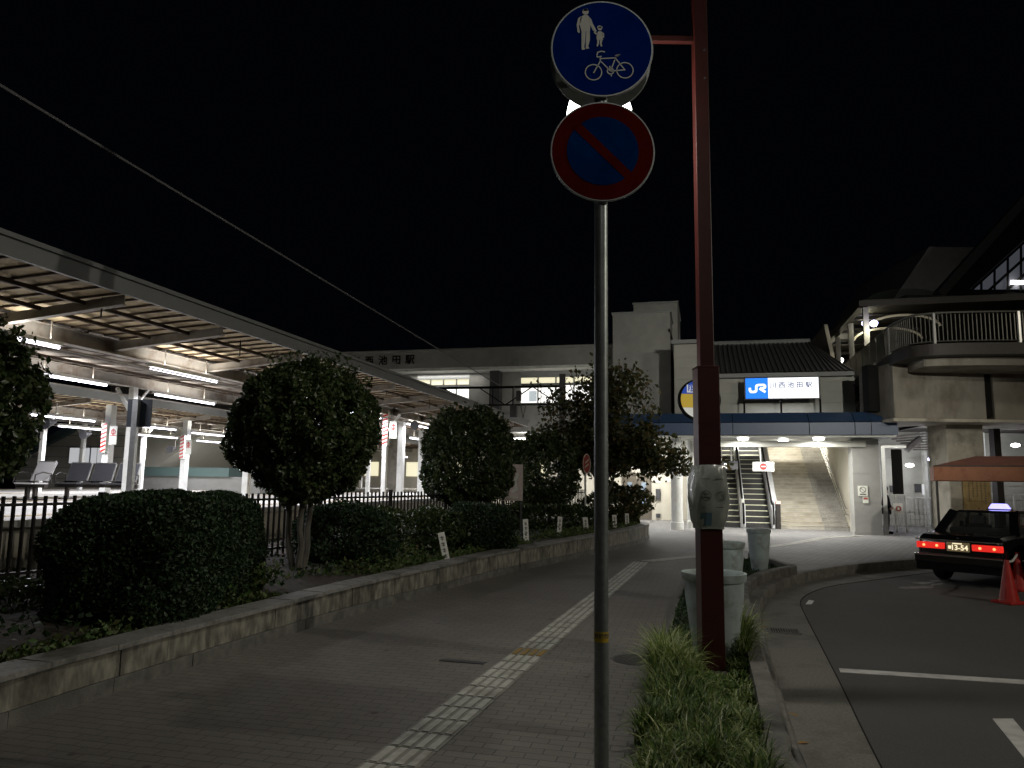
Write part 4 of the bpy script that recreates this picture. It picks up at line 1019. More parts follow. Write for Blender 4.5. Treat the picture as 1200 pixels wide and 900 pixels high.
for i in range(n):
    a0_, a1_ = math.pi * i / n, math.pi * (i + 1) / n
    q = [(w6 + 1.5 - 1.35 * math.cos(a), 8.96 + .42 * math.sin(a)) for a in (a0_, a1_)]
    m.add([(q[0][0], 31.4, q[0][1]), (q[1][0], 31.4, q[1][1]), (q[1][0], 34.5, q[1][1]), (q[0][0], 34.5, q[0][1])], [(0, 1, 2, 3)])
addS(m, 'vault_glazing', glass('vault glazing', (.25, .32, .28), .6, .2))
for (u, v, tt, pw_) in ((1024, 379, 31.2, 26), (1014, 379, 34.5, 26), (985, 422, 41, 30)):
    w, z = tp(u, v, tt); p = S(w, tt, z)
    o = MB().lathe([(.02, .13), (.13, .07), (.15, 0), (.1, -.1), (.02, -.13)], 12, (p.x - od[0], p.y - od[1], z)).build('globe_lamp', M['lampblue'] if tt < 40 else M['lampwhite'], dk, smooth=True)
    lamp('POINT', 'globe_bulb', dk, (p.x - od[0], p.y - od[1], z - .25), pw_, (1, .93, .62), .12)
# far high buildings
fb = thing('flat_roof_block', 'plain dark flat roofed block standing behind the glass roofed hall', 'building', gy(1110, 600, 60)); fb.location.z = 0
a = gy(1089, 289, 60); b = gy(1150, 289, 60); c = gy(1046, 352, 60)
of = (fb.location.x, fb.location.y)
MB().xz([(c.x, 8), (c.x, c.z), (a.x, a.z), (b.x + 6, a.z), (b.x + 6, 8)], 60, 72).build('wall', M['panel_dk'], fb, off=of)
q = gy(1110, 380, 50); lamp('POINT', 'added_block_light', fb, (q.x - of[0], q.y - of[1], q.z), 170, (1, .95, .9), .2)  # added point lamp without a fitting, lifts the wall of the block
gb = thing('glass_roofed_hall', 'dark hall with a steep slanting roof edge and a lit grid of roof glazing', 'building', gy(1180, 600, 44)); gb.location.z = 0
og2 = (gb.location.x, gb.location.y)
P = [gy(u, v, 44) for u, v in ((1098, 348), (1200, 234), (1330, 90), (1330, 348))]
MB().xz([(p.x, p.z) for p in P], 44, 45.2).build('roof_gable', M['black'], gb, off=og2)
MB().bar(P[0] + Vector((0, -.2, .1)), P[2] + Vector((0, -.2, .1)), .5, .5, up=(0, 1, 0)).build('roof_edge', M['darkgrey'], gb, off=og2)
G = [gy(u, v, 43.9) for u, v in ((1137, 339), (1200, 282), (1290, 200), (1290, 339))]
MB().xz([(p.x, p.z) for p in G], 43.85, 43.95).build('glazing', M['glassroof'], gb, off=og2)
m = MB()
for k in range(9):
    du = k * 21; m.bar(gy(1137 + du, 341, 43.75), gy(1137 + du + 75 + 60, 341 - 68 - 54, 43.75), .14, .1, up=(0, 1, 0))
for k in range(8): u = 1150 + 15.5 * k; m.bar(gy(u, 341, 43.75), gy(u, 341 - (u - 1137) * .9, 43.75), .1, .08, up=(0, 1, 0))
m.build('glazing_bar', M['black'], gb, off=og2)
l = MB().box(gy(1192, 331, 43.6), (.7, .1, .22)).build('lamp', M['lampwhite'], gb, off=og2)
# second storey wall with lit openings behind the deck
bw2 = thing('deck_side_building', 'dark building behind the deck railing with pale diagonal light', 'building', gy(1180, 600, 38)); bw2.location.z = 0
o4 = (bw2.location.x, bw2.location.y)
a = gy(1062, 352, 38); MB().bb(a.x, a.x + 22, 38, 40, 6.2, a.z + .3).build('wall', M['darkgrey'], bw2, off=o4)
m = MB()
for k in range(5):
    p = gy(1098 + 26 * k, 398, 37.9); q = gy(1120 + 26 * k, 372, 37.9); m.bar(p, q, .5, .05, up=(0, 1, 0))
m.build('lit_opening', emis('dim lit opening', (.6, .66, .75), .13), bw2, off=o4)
# ================================================================== under the deck: pale wall, lamps, fences
uw = thing('passage_wall', 'pale grey panelled wall of the passage beneath the deck, lit by wall lamps', 'wall', gy(1110, 600, 33.5)); uw.location.z = 0
o5 = (uw.location.x, uw.location.y)
a = gy(1030, 560, 33.5)
m = MB(); m.bb(a.x, a.x + 22, 33.5, 33.7, 0, 5.4)
for k in range(9): m.bb(a.x, a.x + 22, 33.46, 33.5, .02 + k * .6, .59 + k * .6)
m.build('panel', M['panel'], uw, off=o5)
m = MB()
for k in range(6): m.bb(a.x + 1.9 + 2.6 * k, a.x + 2.02 + 2.6 * k, 33.2, 33.45, 0, 5.2)
m.build('wall_rib', M['white'], uw, off=o5)
m = MB()
for u0, u1, v0, v1 in ((1043, 1058, 569, 577), (1072, 1080, 567, 577), (1107, 1118, 566, 577)):
    p = gy(u0, v0, 33.4); q = gy(u1, v1, 33.4); m.bb(p.x, q.x, 33.4, 33.44, q.z, p.z)
m.build('wall_poster', M['darkgrey'], uw, off=o5)
p = gy(1084, 574, 33.4); MB().bb(p.x - .11, p.x + .11, 33.35, 33.44, p.z - .22, p.z + .24).build('lit_panel', M['winfar'], uw, off=o5)
MB().bb(a.x, a.x + 22, 28, 33.5, 5.4, 5.5).build('passage_ceiling', M['panel_dk'], uw, off=o5)
for u, v, Y, pw_, lab in ((1051, 546.5, 31.8, 44, 0), (1066, 545.5, 32.6, 10, 0), (1093, 538.5, 28.5, 44, 0), (1110, 538.5, 31.5, 22, 0), (1190, 522, 31.5, 60, 0)):
    p = gy(u, v, Y)
    o = MB().lathe([(.03, .09), (.16, .05), (.17, -.02), (.04, -.08)], 12, (p.x - o5[0], p.y - o5[1], p.z)).build('wall_lamp', M['lampblue'] if u in (1051, 1093) else M['lampwhite'], uw, smooth=True)
    lamp('POINT', 'wall_lamp_bulb', uw, (p.x - o5[0], p.y - o5[1] - .1, p.z - .3), pw_, (.95, .95, 1), .1)
# roller of pipes beneath the canopy end
m = MB()
for k in range(7): m.bar(gy(1040 + 5 * k, 512 + 2.5 * k, 31), gy(1110, 506 + 3.5 * k, 30), .06)
m.tube([gy(1062, 528, 30.5), gy(1070, 520, 30.5), gy(1078, 514, 30.5)], .12, 8)
m.build('overhead_pipe', M['beam'], uw, off=o5)
# tall dark banner frame next to the pillar
bf = sthing('banner_frame', 'tall dark vertical banner in a pale frame right of the square pillar', 'banner', 6.55, 29.6)
MB().bb(-.34, -.21, -.05, .05, 0, 3.1).bb(-.34, .5, -.05, .05, 3.1, 3.18).build('frame', M['alu'], bf)
MB().bb(.0, .35, -.02, .02, 1.45, 3.05).build('banner', M['black'], bf)
# white mesh fences / gates
def fence(u0, u1, Y0, Y1, zt, lab, vb=None):
    a = gy(u0, 600, Y0); b = gy(u1, 600, Y1); a.z = b.z = 0
    f = thing('mesh_fence', lab, 'fence', a); L = (b - a); n = max(2, int(L.length / 1.0)); 
    m = MB()
    for k in range(6): z = .25 + k * (zt - .3) / 5; m.bar((0, 0, z), (L.x, L.y, z), .022)
    for k in range(n * 5 + 1): q = L * (k / (n * 5)); m.bar((q.x, q.y, .2), (q.x, q.y, zt - .03), .012)
    m.build('mesh_panel', M['alu'], f)
    for k in range(n + 1): q = L * (k / n); MB().bar((q.x, q.y, 0), (q.x, q.y, zt), .055).build('post', M['white'], f)
    MB().bar((0, 0, zt), (L.x, L.y, zt), .05).build('top_rail', M['white'], f)
fence(1038, 1062, 28.8, 28.8, 1.42, 'short white gate of mesh panels beside the pillar')
fence(1062, 1112, 30.0, 29.5, 1.3, 'long white mesh fence beneath the raised deck')
fence(1150, 1230, 29.5, 28.5, 1.5, 'white mesh fence behind the taxi, right of the concrete column')
wr_ = thing('wreath_sign', 'small round reddish sign hung on the white gate', 'sign', gy(1053, 596, 28.7))
MB().ring(.06, .10, -.02, .02, 20).build('ring', M['pinksign'], wr_); MB().bb(-.18, .18, .021, .03, -.2, .2).build('board', M['offwhite'], wr_)
# notice board on the concrete column
nb = thing('notice_board', 'large yellowed notice with vertical black writing on the concrete column', 'notice board', (gy(1146, 580, 25.9).x, 25.96, gy(1146, 580, 25.9).z))
hw = .47
MB().bb(-hw, hw, -.03, .03, -.5, .62).build('paper', M['notice'], nb)
m = MB(); rnd = random.Random(4)
for k in range(5):
    x = -.28 + .14 * k; z = .5
    while z > -.38 + rnd.random() * .3:
        for q in range(3):
            zz = z - q * .022; m.bb(x - .03 + rnd.random() * .012, x + .03 - rnd.random() * .012, -.036, -.031, zz - .008, zz)
        m.bb(x - .006, x + .006, -.0365, -.0315, z - .055, z); z -= .085
m.build('writing', M['ink'], nb)
# ================================================================== taxi shelter awning
Ya = 20.5
aw = thing('taxi_shelter', 'red brown cloth awning on dark poles beside the waiting taxi', 'shelter', (gy(1101, 620, Ya).x, Ya, 0), -R(27))
x0 = -.06; zb = gy(1100, 563, Ya).z; zt = gy(1100, 546, Ya).z; zt_ = 0; zp = gy(1135, 539, Ya + .9).z
xr = 6.0
m = MB()
m.bb(x0, xr, -.02, 0, zb, zt); m.bb(x0, x0 + .02, .001, 2.6, zb, zt); m.bb(x0, xr, 2.58, 2.6, zb, zt)
m.build('valance', M['awning'], aw)
m = MB(); m.add([(x0, -.03, zt + .005), (xr, -.03, zt + .005), (xr - .2, 1.3, zp + .1), (x0 + 1.1, 1.3, zp + .1), (x0, 2.6, zt), (xr, 2.6, zt)], [(0, 1, 2, 3), (3, 2, 5, 4), (0, 3, 4)])
m.build('roof_cloth', mat('awning top cloth', (.24, .10, .07), .8, noise=.15, nscale=3), aw)
for x, y in ((x0 + .06, .06), (xr - .1, .06)): MB().bar((x, y, 0), (x, y, zt), .06).build('pole', M['darkmetal'], aw)
MB().bar((x0, -.025, zt), (xr, -.025, zt), .03).build('edge_piping', M['darkmetal'], aw)
# ================================================================== cars
def car(label, loc, rz, lit):
    c = thing('taxi', label, 'taxi', loc, rz)      # local: rear at y=0, front at +y, x to the right
    prof = [(0.0, .30, .62), (.02, .28, .86), (.10, .26, .955), (.5, .22, .985), (1.05, .2, 1.0), (2.6, .2, .99), (3.5, .2, .97), (4.3, .24, .90), (4.62, .3, .80), (4.69, .34, .6)]
    def hw(y): return .805 - .06 * max(0, (.35 - y) / .35) ** 2 - .07 * max(0, (y - 4.1) / .6) ** 2
    m = MB(); rows = []
    for y, zb_, zt_ in prof:
        h = hw(y); mid = min(.66, (zb_ + zt_) / 2 + .08)
        ring = [(-h + .05, zb_), (-h, zb_ + .06), (-h, mid), (-h + .015, zt_ - .07), (-h + .08, zt_), (h - .08, zt_), (h - .015, zt_ - .07), (h, mid), (h, zb_ + .06), (h - .05, zb_)]
        rows.append([(x, y, z) for x, z in ring])
    b = 0
    for r in rows: m.v += r
    n = 10
    for i in range(len(rows) - 1):
        for k in range(n): m.face([i * n + k, i * n + (k + 1) % n, (i + 1) * n + (k + 1) % n, (i + 1) * n + k])
    m.face(list(range(n))[::-1]); m.face([(len(rows) - 1) * n + k for k in range(n)])
    m.f = [f[::-1] for f in m.f]
    body = m.build('body', M['cargloss'], c, smooth=True, bevel=.02)
    # roof and pillars
    R0 = [(-.70, .85, .985), (.70, .85, .985), (.74, 3.35, .985), (-.74, 3.35, .985)]      # belt line
    R1 = [(-.56, 1.32, 1.40), (.56, 1.32, 1.40), (.57, 2.65, 1.41), (-.57, 2.65, 1.41)]    # roof
    m = MB(); top = []
    for (x, y, z), dx, dy in zip(R1, (0, 0, 0, 0), (0, 0, 0, 0)): top.append((x, y, z))
    m.add([(x, y, z - .025) for x, y, z in R1] + [(x * .9, y + (.08 if y < 2 else -.08), z + .025) for x, y, z in R1], [(0, 3, 2, 1), (4, 5, 6, 7), (0, 1, 5, 4), (1, 2, 6, 5), (2, 3, 7, 6), (3, 0, 4, 7)])
    m.build('roof', M['cargloss'], c, smooth=True, bevel=.015)
    m = MB()
    for i, wd in ((0, .17), (1, .17), (2, .06), (3, .06)): MB().bar(Vector(R0[i]) - Vector((0, 0, .02)), Vector(R1[i]), wd if i < 2 else .06, .06, up=(0, 1, 0)).build('pillar', M['cargloss'], c)
    for sx in (-1, 1): MB().bar((sx * .70, 2.15, .97), (sx * .565, 2.05, 1.39), .07, .05).build('pillar', M['cargloss'], c)
    def pane(a, b_, c2, d, nm): MB().add([a, b_, c2, d], [(0, 1, 2, 3)]).build(nm, M['carglass'], c)
    pane(*[Vector(p) for p in (R0[0], R0[1], R1[1], R1[0])], 'rear_window'); pane(*[Vector(p) for p in (R0[3], R0[2], R1[2], R1[3])], 'windscreen')
    pane(*[Vector(p) for p in (R0[0], R0[3], R1[3], R1[0])], 'side_window'); pane(*[Vector(p) for p in (R0[1], R0[2], R1[2], R1[1])], 'side_window')
    for x in (-.36, .36):
        s_ = MB().bb(x - .24, x + .24, 2.0, 2.12, .6, 1.12).build('front_seat', M['seatcloth'], c, bevel=.04)
        MB().bb(x - .13, x + .13, 2.02, 2.1, 1.13, 1.30).build('headrest', M['offwhite'], s_, bevel=.03)
    MB().bb(-.6, .6, 1.1, 1.3, .6, 1.08).build('rear_seat', M['seatcloth'], c, bevel=.05)
    # lamps, plate, bumper, trim
    for sx in (-1, 1):
        a_, b_ = (.25, .77) if sx > 0 else (-.77, -.25)
        tl = MB().bb(a_, b_, -.035, .05, .685, .805).build('tail_lamp', M['tail_lit'] if lit else M['tail_off'], c, bevel=.012)
        for k in (.28, .75):
            xx = a_ + (b_ - a_) * k; MB().disc(.026, -.042, -.036, 16, (xx, .745)).build('lamp_bulb', M['tail_hot'] if lit else M['tail_off'], tl)
        MB().bar((sx * .86, 3.0, .98), (sx * .98, 2.98, 1.03), .03).bb(min(sx * .93, sx * 1.09), max(sx * .93, sx * 1.09), 2.92, 3.02, .98, 1.14).build('door_mirror', M['cargloss'], c)
        MB().bb(min(sx * .795, sx * .813), max(sx * .795, sx * .813), .3, 4.3, .52, .56).build('side_trim', M['chrome'], c)
        for y in (.98, 3.72):
            wl_ = MB(); 
            wl_.v = []; prof2 = [(.20, -.10), (.31, -.10), (.325, -.06), (.325, .06), (.31, .10), (.20, .10)]
            nn = 28
            for k in range(nn):
                a = 2 * math.pi * k / nn
                for rr_, xx in prof2: wl_.v.append((sx * .70 + xx, y + rr_ * math.cos(a), .325 + rr_ * math.sin(a)))
            for k in range(nn):
                for j in range(5): wl_.face([k * 6 + j, k * 6 + j + 1, ((k + 1) % nn) * 6 + j + 1, ((k + 1) % nn) * 6 + j])
            wh = wl_.build('wheel', M['rubber'], c, smooth=True)
            MB().tube([(sx * .70 - .07, y, .325), (sx * .70 + .07, y, .325)], .205, 20).build('rim', M['chrome'], wh)
    pt = MB().bb(-.20, .20, -.03, .02, .655, .825).build('number_plate', M['plate'], c)
    if lit:
        text_mesh('13-54', .135, 'plate_digits', M['plate_txt'], pt, .004, (.03, -.034, .725), bold=.003)
        MB().bb(-.17, -.12, -.036, -.031, .70, .76).bb(-.09, .08, -.036, -.031, .795, .815).build('plate_marks', M['plate_txt'], pt)
    MB().bb(-.80, .80, -.10, .06, .40, .58).build('bumper', M['cargloss'], c, bevel=.04)
    MB().bb(-.79, .79, -.112, -.101, .55, .572).bb(-.78, .78, -.012, -.0, .845, .865).build('chrome_strip', M['chrome'], c)
    MB().bb(-.80, .80, .0, .3, .26, .42).build('valance', M['black'], c)
    MB().bb(-.02, .02, -.003, .0, .90, .915).build('badge', M['chrome'], c)
    rb = MB(); rb.add([(-.20, 2.1, 1.45), (.20, 2.1, 1.45), (.20, 2.28, 1.45), (-.20, 2.28, 1.45), (-.14, 2.14, 1.56), (.14, 2.14, 1.56), (.14, 2.24, 1.56), (-.14, 2.24, 1.56)], [(0, 3, 2, 1), (4, 5, 6, 7), (0, 1, 5, 4), (1, 2, 6, 5), (2, 3, 7, 6), (3, 0, 4, 7)])
    rl = rb.build('roof_lamp', M['roofsign'] if lit else M['offwhite'], c, bevel=.02)
    MB().bb(-.22, .22, 2.07, 2.31, 1.425, 1.449).build('lamp_base', M['darkgrey'], rl)
    return c
psi = R(52)
lc = gz(1073, 664, -.18); cdir = Vector((math.sin(psi), math.cos(psi), 0)); cright = Vector((math.cos(psi), -math.sin(psi), 0))
base = gy(1075, 641, 15.5); base.z = -.18
o1 = base + cright * .77
car('glossy black taxi with lit red tail lamps, glowing roof lamp and readable rear plate', o1, -psi, True)
car('second black taxi with unlit tail lamps, cut off by the right edge beside the first', o1 + cright * 1.82 + cdir * .25, -psi, False)
# ================================================================== cones
def cone(label, loc, s=1):
    c = thing('traffic_cone', label, 'traffic cone', loc, .3, 'red traffic cones beside the taxi')
    m = MB(); m.box((0, 0, .02), (.38, .38, .04)); m.build('base', M['cone'], c, bevel=.01)
    MB().lathe([(.15, .04), (.145, .07), (.04, .66), (.032, .70), (.0, .70)], 24).build('body', M['cone'], c, smooth=True)
    return c
c1 = cone('nearer red traffic cone in front of the black taxi', gz(1183, 707, -.18)); c2 = cone('farther red traffic cone at the right picture edge behind the first', gz(1195, 692, -.18))
A_ = c1.location + Vector((0, 0, .66)); B_ = c2.location + Vector((0, 0, .66))
ch = MB().tube([A_, A_.lerp(B_, .5) - Vector((0, 0, .05)), B_], .02, 6).build('cone_bar', M['white']); tag(ch, 'short pale bar linking the tops of the two traffic cones', 'bar')
# ================================================================== person half hidden by the pillar
def skin_body(name, verts, edges, radii, m_, parent, root=0):
    me = bpy.data.meshes.new(name); me.from_pydata(verts, edges, []); o = bpy.data.objects.new(name, me); COL.objects.link(o)
    me.materials.append(m_)
    sk = o.modifiers.new('skin', 'SKIN')
    for i, r in enumerate(radii): me.skin_vertices[0].data[i].radius = (r, r) if not isinstance(r, tuple) else r
    me.skin_vertices[0].data[root].use_root = True
    s2 = o.modifiers.new('sub', 'SUBSURF'); s2.levels = 2; s2.render_levels = 2
    o.parent = parent; me.polygons.foreach_set('use_smooth', [True] * len(me.polygons)); sk.use_smooth_shade = True
    return o
pp = gy(1040, 625, 28.0); pp.z = 0
pr_ = thing('person', 'person in dark jacket and grey trousers standing half hidden behind the square pillar', 'person', pp, R(60))
V = [(0, 0, .93), (0, 0, 1.15), (0, 0, 1.38), (0, 0, 1.46), (0, -.01, 1.55), (0, -.01, 1.66), (-.17, 0, 1.38), (-.22, -.02, 1.12), (-.21, -.14, .92), (-.2, -.19, .86), (.17, 0, 1.38), (.22, -.02, 1.12), (.20, -.16, .95), (.19, -.24, .92), (-.09, 0, .86), (-.10, -.02, .48), (-.10, .02, .08), (-.10, -.12, .04), (.09, 0, .86), (.10, -.03, .48), (.10, .01, .08), (.10, -.13, .04)]
E_ = [(0, 1), (1, 2), (2, 3), (3, 4), (4, 5), (2, 6), (6, 7), (7, 8), (8, 9), (2, 10), (10, 11), (11, 12), (12, 13), (0, 14), (14, 15), (15, 16), (16, 17), (0, 18), (18, 19), (19, 20), (20, 21)]
Rd = [.09, .09, .08, .055, .085, .08, .03, .025, .028, .036, .03, .025, .028, .036, .085, .06, .042, .04, .085, .06, .042, .04]
skin_body('body', V, E_, Rd, M['skin'], pr_)
skin_body('jacket', [V[i] for i in (0, 1, 2, 6, 7, 8, 10, 11, 12)], [(0, 1), (1, 2), (2, 3), (3, 4), (4, 5), (2, 6), (6, 7), (7, 8)], [.175, .165, .15, .08, .065, .05, .08, .065, .05], M['cloth_dark'], pr_)
skin_body('trousers', [V[i] for i in (0, 14, 15, 16, 18, 19, 20)], [(0, 1), (1, 2), (2, 3), (0, 4), (4, 5), (5, 6)], [.16, .10, .078, .06, .10, .078, .06], M['cloth_grey'], pr_)
for sx in (-1, 1): MB().box((sx * .10, -.06, .045), (.10, .27, .09)).build('shoe', M['cloth_dark'], pr_, bevel=.03)
MB().lathe([(.02, .115), (.07, .1), (.1, .05), (.105, 0), (.095, -.05), (.02, -.04)], 16, (0, .01, 1.645)).build('hair', M['hair'], pr_, smooth=True)
# ================================================================== foliage helpers
def leaves(P, size, m_, name, parent=None, off=None, jitter=.5, long=1.7, curl=.25, N=None):
    """one small folded leaf (two quads) per point; P (n,3)"""
    n = len(P); r = RNG
    s = size * (1 + r.uniform(-jitter, jitter, (n, 1)))
    a = r.normal(size=(n, 3)); a /= np.linalg.norm(a, axis=1, keepdims=True)
    b = r.normal(size=(n, 3))
    if N is not None: b = N + .6 * b
    b -= a * (a * b).sum(1, keepdims=True); b /= np.linalg.norm(b, axis=1, keepdims=True)
    c = np.cross(a, b)
    L = s * long / 2; W = s / 2
    v0 = P - a * L; v1 = P + c * W - a * L * .1 + b * W * curl; v2 = P + a * L; v3 = P - c * W - a * L * .1 + b * W * curl
    V = np.stack([v0, v1, v2, v3], 1).reshape(-1, 3)
    if off is not None: V = V - np.array([off[0], off[1], off[2] if len(off) > 2 else 0])
    me = bpy.data.meshes.new(name); me.vertices.add(4 * n); me.vertices.foreach_set('co', V.astype(np.float32).ravel())
    me.loops.add(6 * n); me.polygons.add(2 * n)
    base = np.arange(n)[:, None] * 4
    li = np.concatenate([base + 0, base + 1, base + 2, base + 0, base + 2, base + 3], 1).ravel().astype(np.int32)
    me.loops.foreach_set('vertex_index', li)
    me.polygons.foreach_set('loop_start', np.arange(0, 6 * n, 3, dtype=np.int32))
    try: me.polygons.foreach_set('loop_total', np.full(2 * n, 3, dtype=np.int32))
    except Exception: pass
    me.materials.append(m_); me.update(calc_edges=True); me.validate()
    o = bpy.data.objects.new(name, me); COL.objects.link(o)
    if parent: o.parent = parent
    return o
def lump(D, seed, amp=.12, f=3.0):
    r = np.random.default_rng(seed); k = r.normal(size=(9, 3)) * f; ph = r.uniform(0, 6.28, 9)
    return 1 + amp * np.sin(D @ k.T + ph).sum(1) / 3.0
def ball_pts(n, c, R3, seed, shell=.22, amp=.12, f=3.0, flat=None, p=1.0, box=0):
    D = RNG.normal(size=(n, 3)); D /= np.linalg.norm(D, axis=1, keepdims=True)
    if box:
        D = D / (np.abs(D) ** box).sum(1, keepdims=True) ** (1 / box)
        rad = (1 - np.abs(RNG.normal(size=n)) * shell).clip(.05, 1.1) * lump(D, seed, amp, f)
        P = D * rad[:, None] * np.array(R3) + np.array(c)
        return P[P[:, 2] > (flat or -9)]
    if p != 1.0: D = np.sign(D) * np.abs(D) ** p; 
    rad = (1 - np.abs(RNG.normal(size=n)) * shell).clip(.05, 1.15) * lump(D / np.linalg.norm(D, axis=1, keepdims=True), seed, amp, f)
    P = D * rad[:, None] * np.array(R3) + np.array(c)
    if flat is not None: P = P[P[:, 2] > flat + RNG.uniform(0, .12, len(P))]
    return P
def limb(mb, a, b, r0, r1, wob=.04, n=6):
    a = Vector(a); b = Vector(b); pts = []; rs = []
    for i in range(n + 1):
        f = i / n; p = a.lerp(b, f)
        if 0 < i < n: p += Vector((random.uniform(-wob, wob), random.uniform(-wob, wob), 0))
        pts.append(p); rs.append(r0 + (r1 - r0) * f)
    mb.tube(pts, rs, 8)
def topiary(label, base, c, R3, n, size, seed, multi=3, p=.86, m_=None):
    t = thing('clipped_tree', label, 'tree', base, 0, 'clipped trees in the planting bed'); off = base
    m = MB()
    for k in range(multi):
        a = 2 * math.pi * k / multi + seed
        limb(m, (base[0] + .06 * math.cos(a), base[1] + .06 * math.sin(a), base[2] - .1), (c[0] + .30 * R3[0] * math.cos(a), c[1] + .3 * R3[1] * math.sin(a), c[2] - R3[2] * .25), .052, .028, .03, 8)
    for k in range(9):
        a = 2 * math.pi * k / 9; limb(m, (c[0] + .15 * math.cos(a), c[1] + .15 * math.sin(a), c[2] - R3[2] * .6), (c[0] + .75 * R3[0] * math.cos(a), c[1] + .75 * R3[1] * math.sin(a), c[2] + R3[2] * random.uniform(-.3, .5)), .03, .008, .04)
    m.build('trunk', M['bark'], t, smooth=True, off=off)
    P = ball_pts(n, c, R3, seed, .13, .07, 4.5, None, p)
    rg = np.random.default_rng(seed + 50); kk = rg.normal(size=(12, 3)) * 9; U = (P - np.array(c)) / np.array(R3); g_ = np.sin(U @ kk.T + rg.uniform(0, 6.28, 12)).sum(1)
    rad_ = np.linalg.norm(U, axis=1); P = P[(g_ > -1.6) | (rad_ < .78)]; g_ = g_[(g_ > -1.6) | (rad_ < .78)]; P = P + ((P - np.array(c)) * .018) * g_[:, None].clip(-2, 4)
    # stray shoots on top
    K = []
    for k in range(60):
        a = random.uniform(0, 6.28); rr = random.uniform(.2, 1.0); q = np.array([c[0] + R3[0] * rr * math.cos(a), c[1] + R3[1] * rr * math.sin(a), c[2] + R3[2] * math.sqrt(1 - rr * rr) * .97])
        dr = np.array([math.cos(a) * .5, math.sin(a) * .5, 1]); K.append(q + dr * RNG.uniform(0, .22, (14, 1)) + RNG.normal(size=(14, 3)) * .025)
    P = np.concatenate([P] + K)
    leaves(P, size, m_ or M['leaf_dark'], 'crown', t, off)
    return t
# ================================================================== clipped trees
topiary('large round clipped tree with several bare stems, nearest of the round trees in full view', (-2.98, 10.8, .42), (-2.96, 10.8, 2.36), (1.01, .98, 1.0), 80000, .037, 3, p=1.0)
topiary('second round clipped tree, smaller, in front of the far end of the platform roof', (-1.0, 17.4, .42), (-1.02, 17.4, 2.22), (1.07, 1.0, 1.12), 36000, .047, 5, p=.95)
topiary('third round clipped tree, darkest, beside the loose leafed cherry tree', (.95, 20.8, .45), (.92, 20.8, 1.95), (.98, .9, 1.0), 15000, .06, 8)
topiary('clipped tree crown cut off by the left picture edge', (-5.4, 7.3, .42), (-5.55, 7.35, 2.32), (.74, .8, .86), 24000, .045, 12)
# ================================================================== hedges and bushes
def bush(name, label, cat, c, R3, n, size, seed, m_, flat=.3, p=.75, amp=.12, box=0):
    b = thing(name, label, cat, (c[0], c[1], flat)); off = (c[0], c[1], flat)
    m = MB()
    for k in range(7):
        a = 2 * math.pi * k / 7 + seed; limb(m, (c[0] + .05 * math.cos(a), c[1] + .05 * math.sin(a), flat - .08), (c[0] + R3[0] * .6 * math.cos(a), c[1] + R3[1] * .6 * math.sin(a), c[2] + R3[2] * .3), .02, .006, .02, 4)
    m.build('stem', M['bark'], b, off=off)
    leaves(ball_pts(n, c, R3, seed, .10 if box else .16, amp, 4.0, flat, p, box), size, m_, 'foliage', b, off)
    return b
bush('clipped_hedge', 'big dark block shaped clipped hedge at the left behind the granite wall', 'hedge', (-3.64, 8.2, .85), (.72, 1.38, .68), 110000, .024, 21, M['leaf_hedge'], .3, .55, .035, 5)
o = bpy.data.objects['clipped_hedge']
bush('clipped_bush', 'dark rounded bush just right of the large clipped tree stems', 'bush', (-2.62, 12.0, .82), (.75, .7, .52), 15000, .034, 23, M['leaf_hedge'])
bush('low_hedge', 'loose low dark hedge below the picket fence, left of the leaning stake', 'hedge', (-1.95, 14.3, .72), (.95, .8, .5), 15000, .04, 25, M['leaf_dark'], amp=.2)
bush('clipped_bush', 'fresh green dome shaped bush right of the leaning white stake', 'bush', (-.62, 14.85, .78), (.74, .66, .52), 20000, .03, 27, M['leaf_hedge'], p=.85)
bush('low_hedge', 'long low dark hedge between the slim white stakes', 'hedge', (1.0, 20.5, .75), (1.3, .55, .42), 12000, .042, 29, M['leaf_dark'], amp=.2)
bush('leafy_shrub', 'loose shrub with small pale flowers at the far end of the bed, before the doors', 'bush', (3.35, 23.7, .95), (.85, .7, .78), 5200, .075, 31, M['leaf_autumn'], p=1.0, amp=.3)
bush('low_hedge', 'dark ivy mound filling the bed behind the first wall bend at the left edge', 'hedge', (-5.2, 7.2, .42), (.8, 1.3, .24), 9000, .035, 33, M['leaf_dark'], amp=.2)
# small pale flowers
P = ball_pts(60, (3.25, 23.5, 1.0), (.85, .7, .75), 33, .1); fl = leaves(P, .06, mat('pale petals', (.6, .6, .55), .6), 'flower', None); fl.parent = [x for x in bpy.data.objects if x.get('label', '').startswith('loose shrub with')][0]
fl.location = (-3.35, -23.7, -.3)
